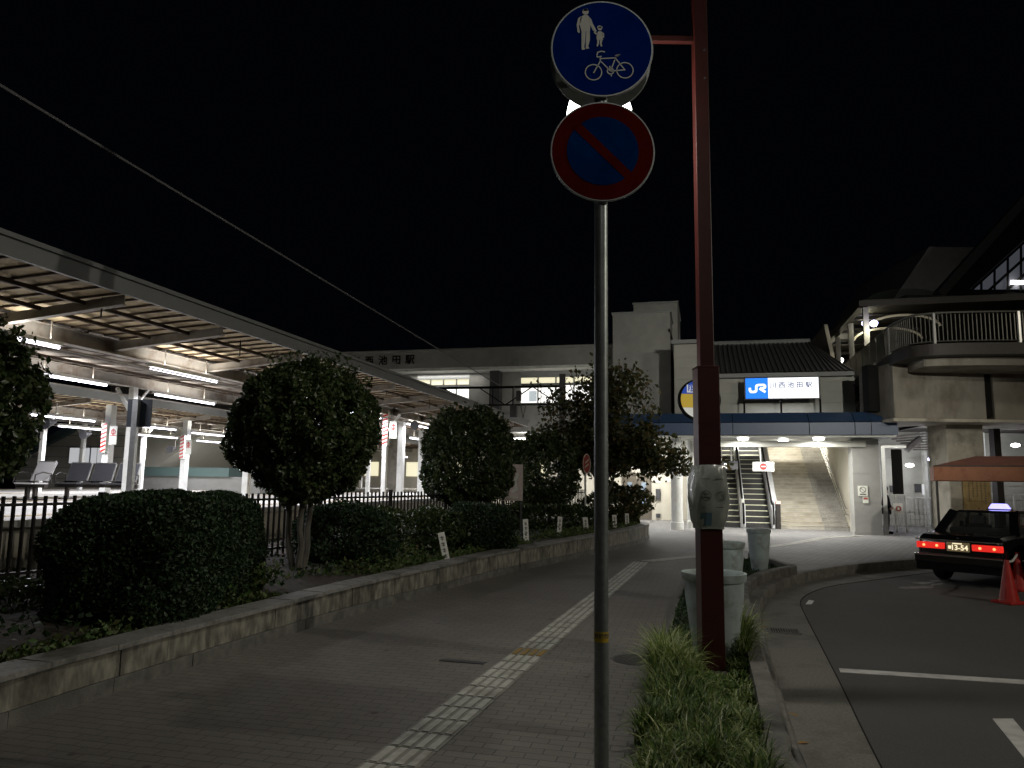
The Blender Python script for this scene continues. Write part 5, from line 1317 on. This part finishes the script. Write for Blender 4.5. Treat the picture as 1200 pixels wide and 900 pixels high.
# ================================================================== loose cherry tree
ct = thing('cherry_tree', 'spreading loose leafed cherry tree in autumn leaf in front of the station tower', 'tree', (2.7, 22.3, .45)); offc = (2.7, 22.3, .45)
m = MB(); CL = []
def branch(p, d, L, r, depth):
    d = Vector(d).normalized(); pts = [Vector(p)]; rs = [r]; q = Vector(p)
    for i in range(5):
        d = (d + Vector((random.uniform(-.16, .16), random.uniform(-.16, .16), random.uniform(-.08, .10)))).normalized(); q = q + d * L / 5; pts.append(q.copy()); rs.append(r * (1 - .13 * (i + 1)))
    m.tube(pts, rs, 7)
    if depth >= 2:
        for f in (.4, .7, 1.0): k = min(5, int(f * 5)); CL.append(tuple(pts[k]))
    if depth < 4:
        for k in range(3 if depth else 6):
            f = random.uniform(.45, 1.0); pp_ = pts[min(5, max(1, int(f * 5 + .5)))]
            a = random.uniform(0, 6.28); nd = Vector((math.cos(a), math.sin(a), random.uniform(-.05, .75) if depth else random.uniform(.15, 1.1)))
            branch(pp_, (d * .6 + nd * .9), L * random.uniform(.55, .8), r * .55, depth + 1)
random.seed(19)
branch((2.7, 22.3, .35), (0.02, 0, 1), 1.5, .12, 0)
for (a, b) in (((2.8, 22.3, 2.2), (3.3, 22.2, 5.1)), ((2.8, 22.3, 2.2), (2.5, 22.3, 5.3)), ((2.7, 22.3, 2.0), (1.7, 22.3, 4.7)), ((2.9, 22.3, 2.2), (4.0, 22.2, 4.6))):
    limb(m, a, b, .05, .012, .06, 8)
    for k in range(7): f = .45 + .09 * k; CL.append(tuple(Vector(a).lerp(Vector(b), f) + Vector((random.uniform(-.35, .35), random.uniform(-.3, .3), random.uniform(-.1, .2)))))
m.build('trunk', M['bark'], ct, smooth=True, off=offc)
Q = []
for c in CL:
    if c[2] < 1.75 and abs(c[0] - 2.7) < 1: continue
    k = RNG.integers(14, 34); Q.append(np.array(c) + RNG.normal(size=(k, 3)) * np.array([.20, .20, .13]))
Q = np.concatenate(Q)
# fill the middle of the crown
for (x, y, z, rx, rz, n) in ((2.9, 22.2, 2.75, 1.7, .75, 2900), (1.9, 22.2, 2.9, 1.2, .6, 1300), (4.1, 22.2, 2.4, 1.2, .42, 2000), (2.6, 22.3, 3.7, 1.3, .6, 1300), (3.1, 22.2, 4.5, .9, .7, 900), (2.0, 22.3, 4.1, .9, .6, 700)):
    r_ = np.random.default_rng(int(x * 10)); cc = r_.normal(size=(70, 3)) * np.array([rx * .5, .55, rz * .5]) + np.array([x, y, z])
    Q = np.concatenate([Q, cc[RNG.integers(0, 70, n)] + RNG.normal(size=(n, 3)) * .13])
leaves(Q, .085, M['leaf_autumn'], 'crown', ct, offc, long=1.6)
print('cherry leaves', len(Q))
# ================================================================== ground cover in the bed
P = []
for i in range(26000):
    f = random.random() ** 1.2; k = int(f * 340) + 4; p = wr[k]; d = (wr[k + 1] - wr[k - 1]).normalized(); L = Vector((-d.y, d.x, 0))
    o_ = .30 + abs(random.gauss(0, .55)); 
    dens = math.sin(p.x * 2.1 + o_ * 5) + math.sin(p.y * 1.7 + 1) 
    if dens < -.5: continue
    q = p + L * o_; P.append((q.x, q.y, wall_h(p) - .04 + abs(random.gauss(0, .035)) * (1.3 + dens)))
gc = leaves(np.array(P), .038, M['leaf_bright'], 'ground_cover', None, long=1.5); gc['kind'] = 'stuff'
P = []
for i in range(9000):
    k = random.randint(4, 380); p = wr[k]; d = (wr[k + 1] - wr[k - 1]).normalized(); L = Vector((-d.y, d.x, 0)); q = p + L * random.uniform(.6, 4.5)
    P.append((q.x, q.y, .42 + random.random() * .08))
gc = leaves(np.array(P), .05, M['leaf_hedge'], 'ground_cover', None, long=1.4); gc['kind'] = 'stuff'
# weeds with taller sprigs near the hedge
for (x, y, n, h, lab) in ((-2.95, 8.9, 900, .42, 'bright green sprawling weed at the right foot of the big hedge'), (-1.75, 13.3, 260, .3, 'small yellow green weed left of the leaning stake'), (-2.3, 11.2, 120, .28, 'reddish seedling below the large clipped tree')):
    w_ = thing('weed', lab, 'weed', (x, y, .36)); P = []
    for k in range(max(6, n // 16)):
        a = random.uniform(0, 6.28); rr_ = random.uniform(.05, .42); tz = random.uniform(.3, 1) * h
        for j in range(16): f = j / 16; P.append((rr_ * f * math.cos(a) + random.gauss(0, .02), rr_ * f * math.sin(a) + random.gauss(0, .02), tz * f ** .8))
    leaves(np.array(P), .035, M['leaf_bright'] if 'reddish' not in lab else M['leaf_autumn'], 'foliage', w_, long=2.2)
# ================================================================== picket fence
A_, B_ = Vector((-9.2, 2.6, .35)), Vector((2.4, 24.6, .40))
ft = thing('picket_fence', 'black steel picket fence behind the hedges and clipped trees', 'fence', A_)
Lf = B_ - A_; nb_ = int(Lf.length / 2.0); ud = Lf.normalized(); Nn = Vector((-ud.y, ud.x, 0))
for k in range(nb_):
    a = Lf * (k / nb_); b = Lf * ((k + 1) / nb_); m = MB()
    for z in (.18, .98): m.bar(a + Vector((0, 0, z)), b + Vector((0, 0, z)), .05, .035)
    for j in range(1, 17): q = a.lerp(b, j / 17); m.bar(q + Vector((0, 0, .06)), q + Vector((0, 0, 1.08)), .032)
    m.build('picket_panel', M['darkmetal'], ft)
    MB().bar(a, a + Vector((0, 0, 1.12)), .075).build('post', M['darkmetal'], ft)
# ================================================================== slim white stakes and small signs in the bed
def stake(u, v, Y, h, w, tilt, label, txt=False):
    p = gy(u, v, Y); p.z = wall_h(Vector((0, Y, 0))) - .06
    s = thing('marker_stake', label, 'marker stake', p, 0, 'slim white marker stakes in the planting bed'); s.rotation_euler = (R(-4), R(tilt), R(8))
    MB().bb(-w / 2, w / 2, -.012, .012, 0, h).build('board', M['offwhite'], s, bevel=.006)
    m = MB()
    for k in range(4 if txt else 3):
        z = h - .09 - k * h * .2
        m.bb(-w * .25, w * .25, -.0165, -.0125, z, z + .012).bb(-w * .18, w * .22, -.0165, -.0125, z - .03, z - .018).bb(-.006, .006, -.017, -.013, z - .045, z + .03)
    m.build('marks', M['ink'], s)
stake(524, 650, 12.8, .50, .115, -13, 'leaning slim stake with dark vertical marks, nearest and left of the green dome bush', True)
stake(617, 632, 16.8, .50, .12, -3, 'slim white stake right beside the green dome bush')
stake(655, 626, 18.4, .48, .11, 4, 'slim white stake between the low hedge and the round red sign')
stake(687, 620, 19.4, .42, .13, -3, 'slim white stake at the foot of the round red sign')
stake(721, 614, 21.0, .42, .12, -3, 'slim white stake just right of the grey sign pole, left one of the last pair')
stake(735, 613, 22.6, .40, .12, 0, 'last slim white stake, nearest to the station doors')
ps = thing('poster_board', 'pale pinkish rectangular poster board on dark legs, half hidden by the second round tree', 'sign board', gy(602, 590, 19.6)); ps.location.z = .4
a = gy(588, 544, 19.6); b = gy(612.5, 587, 19.6); lx = ps.location.x
MB().bb(a.x - lx, b.x - lx, -.02, .02, b.z - .4, a.z - .4).build('board', mat('pinkish poster', (.6, .5, .46), .5, noise=.1, nscale=5), ps)
MB().bb(a.x - lx, b.x - lx - .12, -.026, -.021, b.z - .4 + .06, b.z - .3).strokes([(b.x - lx - .28, b.z - .18), (b.x - lx - .16, b.z - .1), (b.x - lx - .2, b.z + .1), (b.x - lx - .13, b.z + .3)], .07, -.022, .004).build('picture', M['signwhite'], ps)
MB().bar((b.x - lx - .04, .03, -.02), (b.x - lx - .04, .03, a.z - .45), .05).bar((a.x - lx + .04, .03, -.02), (a.x - lx + .04, .03, a.z - .45), .05).build('leg', M['darkgrey'], ps)
rs_ = thing('round_sign', 'small faded red round sign turned sideways on a thin pale pole behind the stakes', 'road sign', gy(687, 600, 20.7), R(62)); rs_.location.z = .4
zc = gy(686.5, 543.5, 20.7).z - .4
MB().disc(.28, -.012, .0, 32, (0, zc)).build('disc', M['pinksign'], rs_)
MB().ring(.25, .275, -.018, -.0125, 32, (0, zc)).strokes([(-.12, zc + .02), (.12, zc + .12)], .035, -.018, .004).strokes([(-.15, zc - .10), (.13, zc + .0)], .035, -.018, .004).build('markings', M['signwhite'], rs_)
MB().tube([(0, .03, -.05), (0, .03, zc + .2)], .03, 10).build('pole', M['white'], rs_, smooth=True)
# ================================================================== road sign pole (foreground)
sp0 = gy(705, 880, 4.15); sx = (sp0.x + gy(704, 240, 4.15).x) / 2
sp = thing('road_sign', 'tall galvanised pole carrying a blue shared path roundel above a red ringed no parking roundel', 'road sign', (sx, 4.15, 0))
zt1 = gy(704, 58, 4.1).z; zt2 = gy(705, 178, 4.1).z
MB().lathe([(.0385, -.05), (.0385, zt1 + .2), (.0, zt1 + .21)], 28).build('pole', M['galv'], sp, smooth=True)
yb = -.055
g1 = thing_none = None
def roundel(zc, dx, nm):
    rim = MB().disc(.300, yb - .006, yb + .012, 72, (dx, zc)).build(nm, M['signback'], sp, bevel=.004)
    return rim
d1 = roundel(zt1, 0.0, 'upper_disc')
MB().disc(.288, yb - .0085, yb - .0062, 72, (0, zt1)).build('blue_face', M['blue'], d1)
# rear disc facing the other way, seen below the front one
d3 = MB().disc(.300, .085, .103, 72, (.01, zt1)).build('rear_disc', M['signback'], sp, bevel=.004)
MB().disc(.288, .1032, .106, 72, (.01, zt1)).build('blue_face', M['blue'], d3)
for dz in (-.12, .12): MB().bb(-.16, .16, yb + .012, yb + .03, zt1 + dz - .015, zt1 + dz + .015).bb(-.16, .16, .066, .084, zt1 + dz - .015, zt1 + dz + .015).build('bracket', M['galv'], sp)
def sgn(px, py):   # pixel of the 864x900 crop -> sign plane coordinates
    return ((px - 300) / 202 * .288, zt1 + (208 - py) / 193 * .288)
yy = yb - .0088
m = MB()
def blob(pts): m.xz([sgn(x, y) for x, y in pts], yy - .0012, yy)
m.disc(.019, yy - .0012, yy, 20, sgn(232, 56)); blob([(221, 50), (243, 48), (243, 52), (221, 54)]); blob([(225, 44), (240, 43), (241, 50), (224, 51)])
blob([(226, 70), (240, 70), (248, 78), (252, 110), (250, 140), (216, 140), (208, 110), (212, 78)])
blob([(217, 78), (212, 76), (202, 84), (196, 112), (199, 140), (205, 147), (209, 142), (205, 116), (214, 96)])
blob([(247, 78), (255, 86), (263, 108), (278, 136), (273, 143), (262, 134), (252, 112)])
blob([(216, 139), (233, 139), (231, 178), (227, 205), (231, 214), (218, 217), (216, 207)])
blob([(235, 139), (250, 139), (250, 176), (243, 202), (248, 210), (233, 212), (233, 200)])
m.disc(.0125, yy - .0012, yy, 16, sgn(291, 126)); blob([(281, 117), (291, 113), (302, 119), (302, 124), (280, 124)])
blob([(284, 138), (298, 138), (303, 150), (304, 174), (279, 174), (277, 160)]); blob([(283, 139), (277, 146), (268, 138), (266, 144), (276, 153)]); blob([(298, 139), (308, 147), (308, 166), (302, 160)])
blob([(280, 173), (289, 173), (287, 190), (282, 202), (277, 200), (280, 188)]); blob([(292, 173), (302, 173), (298, 190), (301, 200), (295, 202), (291, 190)])
def ring_at(px, py, rr_, w_):
    c = sgn(px, py); m.ring(rr_ - w_ / 2, rr_ + w_ / 2, yy - .0012, yy, 36, c)
for cx, cy in ((265, 309), (393, 299)): ring_at(cx, cy, .0475, .006)
ring_at(334, 303, .018, .007)
def st_(pts, w_): m.strokes([sgn(x, y) for x, y in pts], w_, yy, .0012)
for a in ([(265, 312), (293, 262), (292, 245)], [(278, 240), (281, 246), (298, 242)], [(279, 238), (282, 226), (297, 221), (312, 224)], [(294, 252), (353, 248), (361, 240)], [(353, 246), (374, 233)], [(355, 250), (392, 297), (334, 303)], [(352, 256), (334, 303)], [(334, 303), (296, 264)], [(334, 290), (330, 282)], [(336, 316), (338, 325)]):
    st_(a, .0065)
blob([(351, 238), (374, 231), (373, 236), (362, 241)])
m.build('pictogram', M['signwhite'], d1)
d2 = roundel(zt2, 0.003, 'lower_disc')
MB().disc(.290, yb - .0085, yb - .0062, 72, (.003, zt2)).build('red_face', M['noparkred'], d2)
MB().disc(.205, yb - .0105, yb - .0087, 60, (.003, zt2)).build('blue_face', M['noparkblue'], d2)
q = .207 * .7071
MB().strokes([(.003 - q, zt2 + q), (.003 + q, zt2 - q)], .052, yb - .0107, .0015).build('red_bar', M['noparkred'], d2)
MB().bb(-.14, .14, yb + .012, yb + .03, zt2 + .1, zt2 + .13).bb(-.14, .14, yb + .012, yb + .03, zt2 - .13, zt2 - .1).build('bracket', M['galv'], sp)
zs = gy(705, 745.5, 4.15).z
stk = MB().lathe([(.0387, zs - .027), (.0392, zs - .027), (.0392, zs + .027), (.0387, zs + .027)], 32).build('sticker', M['yellow'], sp, smooth=True)
tx = text_mesh('駐輪禁止', .028, 'sticker_lettering', M['ink'], stk, .0006, (0, 0, 0), bold=.0006)
for v in tx.data.vertices:
    x, y, z = v.co; a = x / .0396 + .25; rr_ = .0398 - y; v.co = (rr_ * math.sin(a), -rr_ * math.cos(a), z + zs + .004)
# ================================================================== maroon lamp post with arm, lantern and wrapped posters
lp = gy(834, 788, 7.1); LPX = (gy(834.5, 780, 7.1).x + gy(826, 432, 7.1).x) / 2
lpo = thing('lamp_post', 'tall maroon square lamp post whose side arm holds a bright lantern', 'street lamp', (LPX, 7.1, .04))
zth = gy(826, 432, 7.1).z - .04
zar = gy(810, 47, 7.1).z - .04
MB().bb(-.103, .103, -.103, .103, -.1, zth).bb(-.108, .108, -.108, .108, zth, zth + .012).build('lower_post', M['maroon'], lpo, bevel=.008)
xo = gy(823, 250, 7.1).x - LPX
MB().bb(-.067, .067, -.067, .067, zth + .012, zar + 1.6).build('upper_post', M['maroon'], lpo, bevel=.006)
MB().bb(-.83, -.0675, -.03, .03, zar - .03, zar + .03).build('arm', M['maroon'], lpo, bevel=.004)
for dz in (-.15, -.45): MB().tube([(.03, -.08, zar + dz), (.03, -.0725, zar + dz)], .012, 8).build('bolt', M['steel'], lpo)
lzb = gy(700, 135, 7.1).z - .04; lx0 = gy(664, 130, 7.1).x - LPX; lx1 = gy(738, 130, 7.1).x - LPX; lc_ = (lx0 + lx1) / 2
m = MB(); hw1 = (lx1 - lx0) / 2
m.add([(lc_ - hw1, -.13, lzb), (lc_ + hw1, -.13, lzb), (lc_ + hw1, .13, lzb), (lc_ - hw1, .13, lzb), (lc_ - hw1 * .72, -.09, lzb + .36), (lc_ + hw1 * .72, -.09, lzb + .36), (lc_ + hw1 * .72, .09, lzb + .36), (lc_ - hw1 * .72, .09, lzb + .36)],
      [(0, 3, 2, 1), (0, 1, 5, 4), (1, 2, 6, 5), (2, 3, 7, 6), (3, 0, 4, 7)])
m.build('lantern_glass', M['lampwarm'], lpo)
MB().bb(lc_ - hw1 * .76, lc_ + hw1 * .76, -.1, .1, lzb + .361, lzb + .45).bar((lc_, 0, lzb + .45), (lc_, 0, zar), .05).bb(lc_ - hw1 * .55, lc_ - hw1 * .49, -.14, -.131, lzb, lzb + .2).bb(lc_ + hw1 * .45, lc_ + hw1 * .52, -.14, -.131, lzb, lzb + .2).build('lantern_cap', M['maroon'], lpo)
# the lantern also hangs under the arm, so bring the arm to it
MB().bb(lc_ - .05, -.82, -.03, .03, zar - .03, zar + .03).build('arm_end', M['maroon'], lpo) if lc_ < -.84 else None
lamp('AREA', 'lantern_light', lpo, (lc_, 0, lzb - .02), 60, (1, .97, .88), .5, .24)
lamp('POINT', 'lantern_bulb', lpo, (lc_ + .45, -.12, lzb + .15), 26, (1, .93, .85), .05)
# wrapped poster
za, zb_ = gy(829, 545, 7.0).z - .04, gy(829, 620, 7.0).z - .04
def bagw(f): return .134 + .038 * math.sin(math.pi * min(1, max(0, (1 - f) * 1.05))) ** .8 - .004 * (f < .08)
m = MB(); nz_, nx_ = 22, 36
rb_ = random.Random(3)
for i in range(nz_ + 1):
    f = i / nz_; z = zb_ + (za - zb_) * f; W = bagw(f); 
    for k in range(nx_):
        a = 2 * math.pi * k / nx_; cx_, sy_ = math.cos(a), math.sin(a)
        x = W * math.copysign(abs(cx_) ** .6, cx_); y = (W * .98) * math.copysign(abs(sy_) ** .45, sy_)
        wob = .004 * math.sin(5 * a + 9 * f) + .003 * math.sin(11 * a - 14 * f) + (.006 * math.sin(17 * a) if f > .85 else 0)
        m.v.append((x * (1 + wob / W), y * (1 + wob / W), z + .004 * math.sin(3 * a)))
for i in range(nz_):
    for k in range(nx_): m.face([i * nx_ + k, i * nx_ + (k + 1) % nx_, (i + 1) * nx_ + (k + 1) % nx_, (i + 1) * nx_ + k])
wp = m.build('poster_sleeve', None or M['vinyl'], None, smooth=True)
wt = thing('wrapped_poster', 'two no smoking posters in clear vinyl wrapped round the maroon lamp post', 'poster', (LPX, 7.1, .04)); wp.parent = wt
def fy(x, f):     # front surface of the sleeve
    W = bagw(f); c = min(.999, abs(x) / W) ** (1 / .6); s = math.sqrt(max(0, 1 - c * c)); return -(W * .98) * s ** .45 - .006
def onsleeve(mb):
    for i, (x, y, z) in enumerate(mb.v):
        f = (z - zb_) / (za - zb_); mb.v[i] = (x, fy(x, f) + y, z)
    return mb
H_ = za - zb_; cz = zb_ + H_ * .52
m = MB()
m.ring(.042, .047, -.002, 0, 28, (-.062, cz)); m.ring(.038, .0425, -.002, 0, 28, (.078, cz))
m.strokes([(-.090, cz + .028), (-.035, cz - .028)], .005, 0, .002); m.strokes([(.052, cz + .026), (.104, cz - .026)], .004, 0, .002)
m.bb(-.095, -.045, -.002, 0, cz - .018, cz - .010).bb(-.04, -.03, -.002, 0, cz - .018, cz - .010)
m.strokes([(-.085, cz + .012), (-.07, cz + .022), (-.055, cz + .012), (-.04, cz + .018)], .006, 0, .002)
m.bb(-.10, -.02, -.002, 0, cz + .15, cz + .156).bb(.03, .10, -.002, 0, cz + .15, cz + .156).bb(-.10, .10, -.002, 0, cz - .105, cz - .101)
onsleeve(m).build('poster_symbol', M['ink'], wt)
onsleeve(MB().bb(-.11, -.06, -.002, 0, zb_ + .03, zb_ + .15).bb(-.058, -.01, -.002, 0, zb_ + .03, zb_ + .15)).build('poster_band', M['inkblue'], wt)
MB().tube([(math.cos(a) * .128, math.sin(a) * .128, za - .06) for a in np.linspace(0, 6.28, 30)], .004, 5).build('string', M['white'], wt)
# ================================================================== round bus stop sign behind the lamp post
bs = thing('bus_stop_sign', 'round lit bus stop sign in blue, yellow and white half hidden by the maroon post', 'bus stop sign', (gy(822, 620, 12.3).x, 12.3, .04))
zc = gy(822, 468.5, 12.3).z - .04; rr0 = .345
MB().disc(rr0, -.06, .06, 48, (0, zc)).build('drum', M['black'], bs, bevel=.01)
def seg(z0, z1, r, n=18):
    z0 = max(-r, z0); z1 = min(r, z1); P = []
    for k in range(n + 1): z = z0 + (z1 - z0) * k / n; P.append((math.sqrt(max(0, r * r - z * z)), zc + z))
    return P + [(-x, z) for x, z in reversed(P)]
r1 = rr0 - .03
MB().xz(seg(.09, r1, r1), -.066, -.0605).build('blue_band', M['busblue'], bs)
MB().xz(seg(-.135, .088, r1), -.066, -.0605).build('yellow_band', M['busyellow'], bs)
MB().xz(seg(-r1, -.137, r1), -.066, -.0605).build('white_band', M['buswhite'], bs)
MB().bb(-.215, -.06, -.0685, -.0665, .11 + zc, .24 + zc).build('name_panel', M['buswhite'], bs)
text_mesh('阪', .125, 'lettering', M['busblue'], bs, .003, (-.138, -.070, zc + .175), bold=.003)
text_mesh('急バス', .10, 'lettering', M['buswhite'], bs, .003, (.10, -.068, zc + .175), bold=.001)
MB().tube([(0, 0, -.05), (0, 0, zc - rr0)], .035, 12).build('pole', M['darkgrey'], bs, smooth=True)
# ================================================================== planters
def planter(label, p, s, tall, rt):
    t = thing('planter_pot', label, 'planter', p, random.uniform(0, 3), 'tall grey plastic planters in the kerb bed')
    h = tall
    MB().lathe([(rt * .62, 0), (rt * .66, .01), (rt * .80, h * .35), (rt * .93, h * .72), (rt * .95, h * .9), (rt * 1.0, h * .905), (rt * 1.03, h * .93), (rt * 1.04, h), (rt * .97, h), (rt * .93, h - .02), (rt * .92, h * .88)], 44).build('pot', M['pot'], t, smooth=True)
    rngg = random.Random(int(p[1] * 10)); m = MB(); m.lathe([(rt * .91, h * .87), (0.01, h * .93)], 30); m.build('soil', M['earth'], t, smooth=True)
    return t
planter('nearest and largest grey planter directly behind the maroon post', gy(838.5, 778, 7.55) * 1, 1, .80, .30).location.z = .045
planter('middle grey planter behind the maroon post, between the other two', (gy(853, 700, 11.0).x, 11.0, .045), 1, .84, .245)
pp3 = planter('far tapered pale planter standing clear at the end of the kerb bed', (gy(890, 660, 15.0).x, 15.0, .045), 1, .80, .225)
# ================================================================== strap leaf grass
def grass(n, region, hgt, name, m_, y0=4.0, y1=8.3, seedg=5, lmin=.35, lmax=1.35, wid=1.0, side=False):
    V = []; F = []; 
    rr_ = np.random.default_rng(seedg)
    tuft = []
    while len(tuft) < n // 42:
        y = rr_.uniform(y0, y1); x = rr_.uniform(.5, 3.4)
        xl = np.interp(y, [p.y for p in bl], [p.x for p in bl]); xr = np.interp(y, [p.y for p in bk[:30]], [p.x for p in bk[:30]])
        if xl + .05 < x < xr - .16: 
            if (x - LPX) ** 2 + (y - 7.1) ** 2 < .03: continue
            
            if side and abs(x - LPX) < .33: continue
            if not side and y > 6.2 and math.sin(x * 9) * math.sin(y * 7) > .6: continue
            near = max(0, 1 - abs(x - LPX) / .42) * (1 if y > 5.7 else max(0, (y - 5.0) / .7)); hs = rr_.uniform(.6, 1.2) * (1 - .72 * min(1, near * 1.6)); hs *= (.75 if y < 6 else 1.0); tuft.append((x, y, hs))
    for tx_, ty_, ts in tuft:
        for k in range(42):
            a = rr_.uniform(0, 6.283); lean = rr_.uniform(lmin, lmax); L = hgt * ts * rr_.uniform(.7, 1.5); w_ = rr_.uniform(.004, .0095) * wid
            b0 = np.array([tx_ + rr_.normal() * .03, ty_ + rr_.normal() * .03, .04]); d = np.array([math.cos(a), math.sin(a), 0]); s_ = np.array([-math.sin(a), math.cos(a), 0])
            b = len(V); seg_ = 5
            for j in range(seg_ + 1):
                f = j / seg_; ang = lean * f * 1.5; 
                q = b0 + d * L * (1 - math.cos(ang)) / max(.2, lean * 1.5) + np.array([0, 0, 1]) * L * math.sin(ang) / max(.2, lean * 1.5)
                ww = w_ * (1 - f ** 2 * .92); V.append(tuple(q - s_ * ww)); V.append(tuple(q + s_ * ww))
            for j in range(seg_): F.append((b + 2 * j, b + 2 * j + 1, b + 2 * j + 3, b + 2 * j + 2))
    me = bpy.data.meshes.new(name); me.from_pydata(V, [], F); me.materials.append(m_); o = bpy.data.objects.new(name, me); COL.objects.link(o); o['kind'] = 'stuff'; return o
grass(15000, None, .25, 'strap_leaf_grass', M['blade_dark'], 4.0, 7.6, 5, .5, 1.7)
grass(3600, None, .35, 'variegated_grass', M['blade'], 6.3, 8.2, 6, .5, 1.5, 1.15, True)
grass(1300, None, .27, 'variegated_grass', M['blade'], 4.3, 6.6, 9, .6, 1.6, 1.1)
# low sparse grass further up the bed
P = []
for i in range(9000):
    k = random.randint(20, len(bk) - 3); a = bk[k]; y = random.uniform(8.0, 17.0)
    xl = np.interp(y, [p.y for p in bl], [p.x for p in bl]); xr = np.interp(y, [p.y for p in bk], [p.x for p in bk]); P.append((random.uniform(xl + .05, xr - .16), y, .05 + abs(random.gauss(0, .02))))
lg = leaves(np.array(P), .022, M['leaf_hedge'], 'low_grass', None, long=3); lg['kind'] = 'stuff'
# fallen leaves
for (u, v, z) in ((941, 871, -.174), (895, 735, .165), (930, 838, .165)):
    p = gz(u, v, z); fl = MB().add([(-.05, 0, .002), (0, -.022, .008), (.055, .0, .003), (.0, .024, .01)], [(0, 1, 2), (0, 2, 3)]).build('fallen_leaf', M['wood_dry'], None, loc=p, rz=random.uniform(0, 3)); tag(fl, {941: 'dry brown leaf lying in the gutter near the bottom of the picture', 895: 'dry leaf on the kerb by the drain grate', 930: 'dry leaf on the kerb beside the strap leaf grass'}[u], 'leaf', None)
# ================================================================== unseen lamps outside the frame
def unseen_lamp(label, x, y, h, power, col, aim=(0, 0), size=.35):
    s = thing('unseen_lamp', label, 'street lamp', (x, y, 0), aim[0])
    MB().lathe([(.09, -.1), (.06, h), (.0, h + .02)], 16).build('pole', M['galv'], s, smooth=True)
    MB().bb(-.05, 1.3, -.04, .04, h - .05, h + .03).build('arm', M['galv'], s)
    hd = MB().bb(.9, 1.6, -.16, .16, h - .14, h - .052).build('lamp_head', M['darkgrey'], s, bevel=.02)
    MB().bb(.95, 1.55, -.13, .13, h - .155, h - .141).build('lamp_glass', M['lampwarm'], hd)
    lamp('POINT', 'lamp_bulb', s, (1.25, 0, h - .30), power, col, size)
    return s
unseen_lamp('street lamp on the far side of the taxi road, outside the picture', 16.7, 1.33, 8.8, 1850, (1, .93, .78), (R(170),), .07)
unseen_lamp('added fill lamp on a pole behind the viewer, outside the picture', .25, -2.5, 8.3, 150, (1, .95, .85), (0,), .25)  # added for general light, no such lamp is seen
unseen_lamp('added fill lamp on a pole right of the taxi stand, outside the picture', 21.5, 17.5, 8.5, 300, (1, .90, .72), (R(180),), .2)  # added to lift the square and its surroundings, source not seen
# road sign just outside the frame that throws the shadow band over the footpath
os_ = thing('roadside_sign', 'round headed road sign outside the picture, its shadow lying across the footpath', 'sign post', (5.0, 4.24, -.18))
MB().lathe([(.07, 0), (.07, 3.75), (0, 3.76)], 16).build('pole', M['galv'], os_, smooth=True)
MB().bb(.07, .085, -.42, .42, 3.0, 3.72).build('board', M['white'], os_)
fl_ = thing('added_flood_mast', 'added floodlight mast outside the picture, put there to brighten the station front', 'floodlight', (8, 2.5, -.18))  # unseen mast added to brighten the station front
MB().lathe([(.12, 0), (.08, 7), (0, 7.01)], 16).build('mast', M['galv'], fl_, smooth=True)
MB().bb(-.35, .35, -.1, .25, 7.0, 7.4).build('lamp_housing', M['darkgrey'], fl_)
dv = Vector((9.5, 29.5, 4.6)) - Vector((8, 2.5, 7.1))
sl = lamp('SPOT', 'flood_beam', fl_, (0, .45, 7.1), 5600, (1, .97, .86), .12, cone=R(40), blend=.8)
sl.rotation_euler = dv.to_track_quat('-Z', 'Y').to_euler()
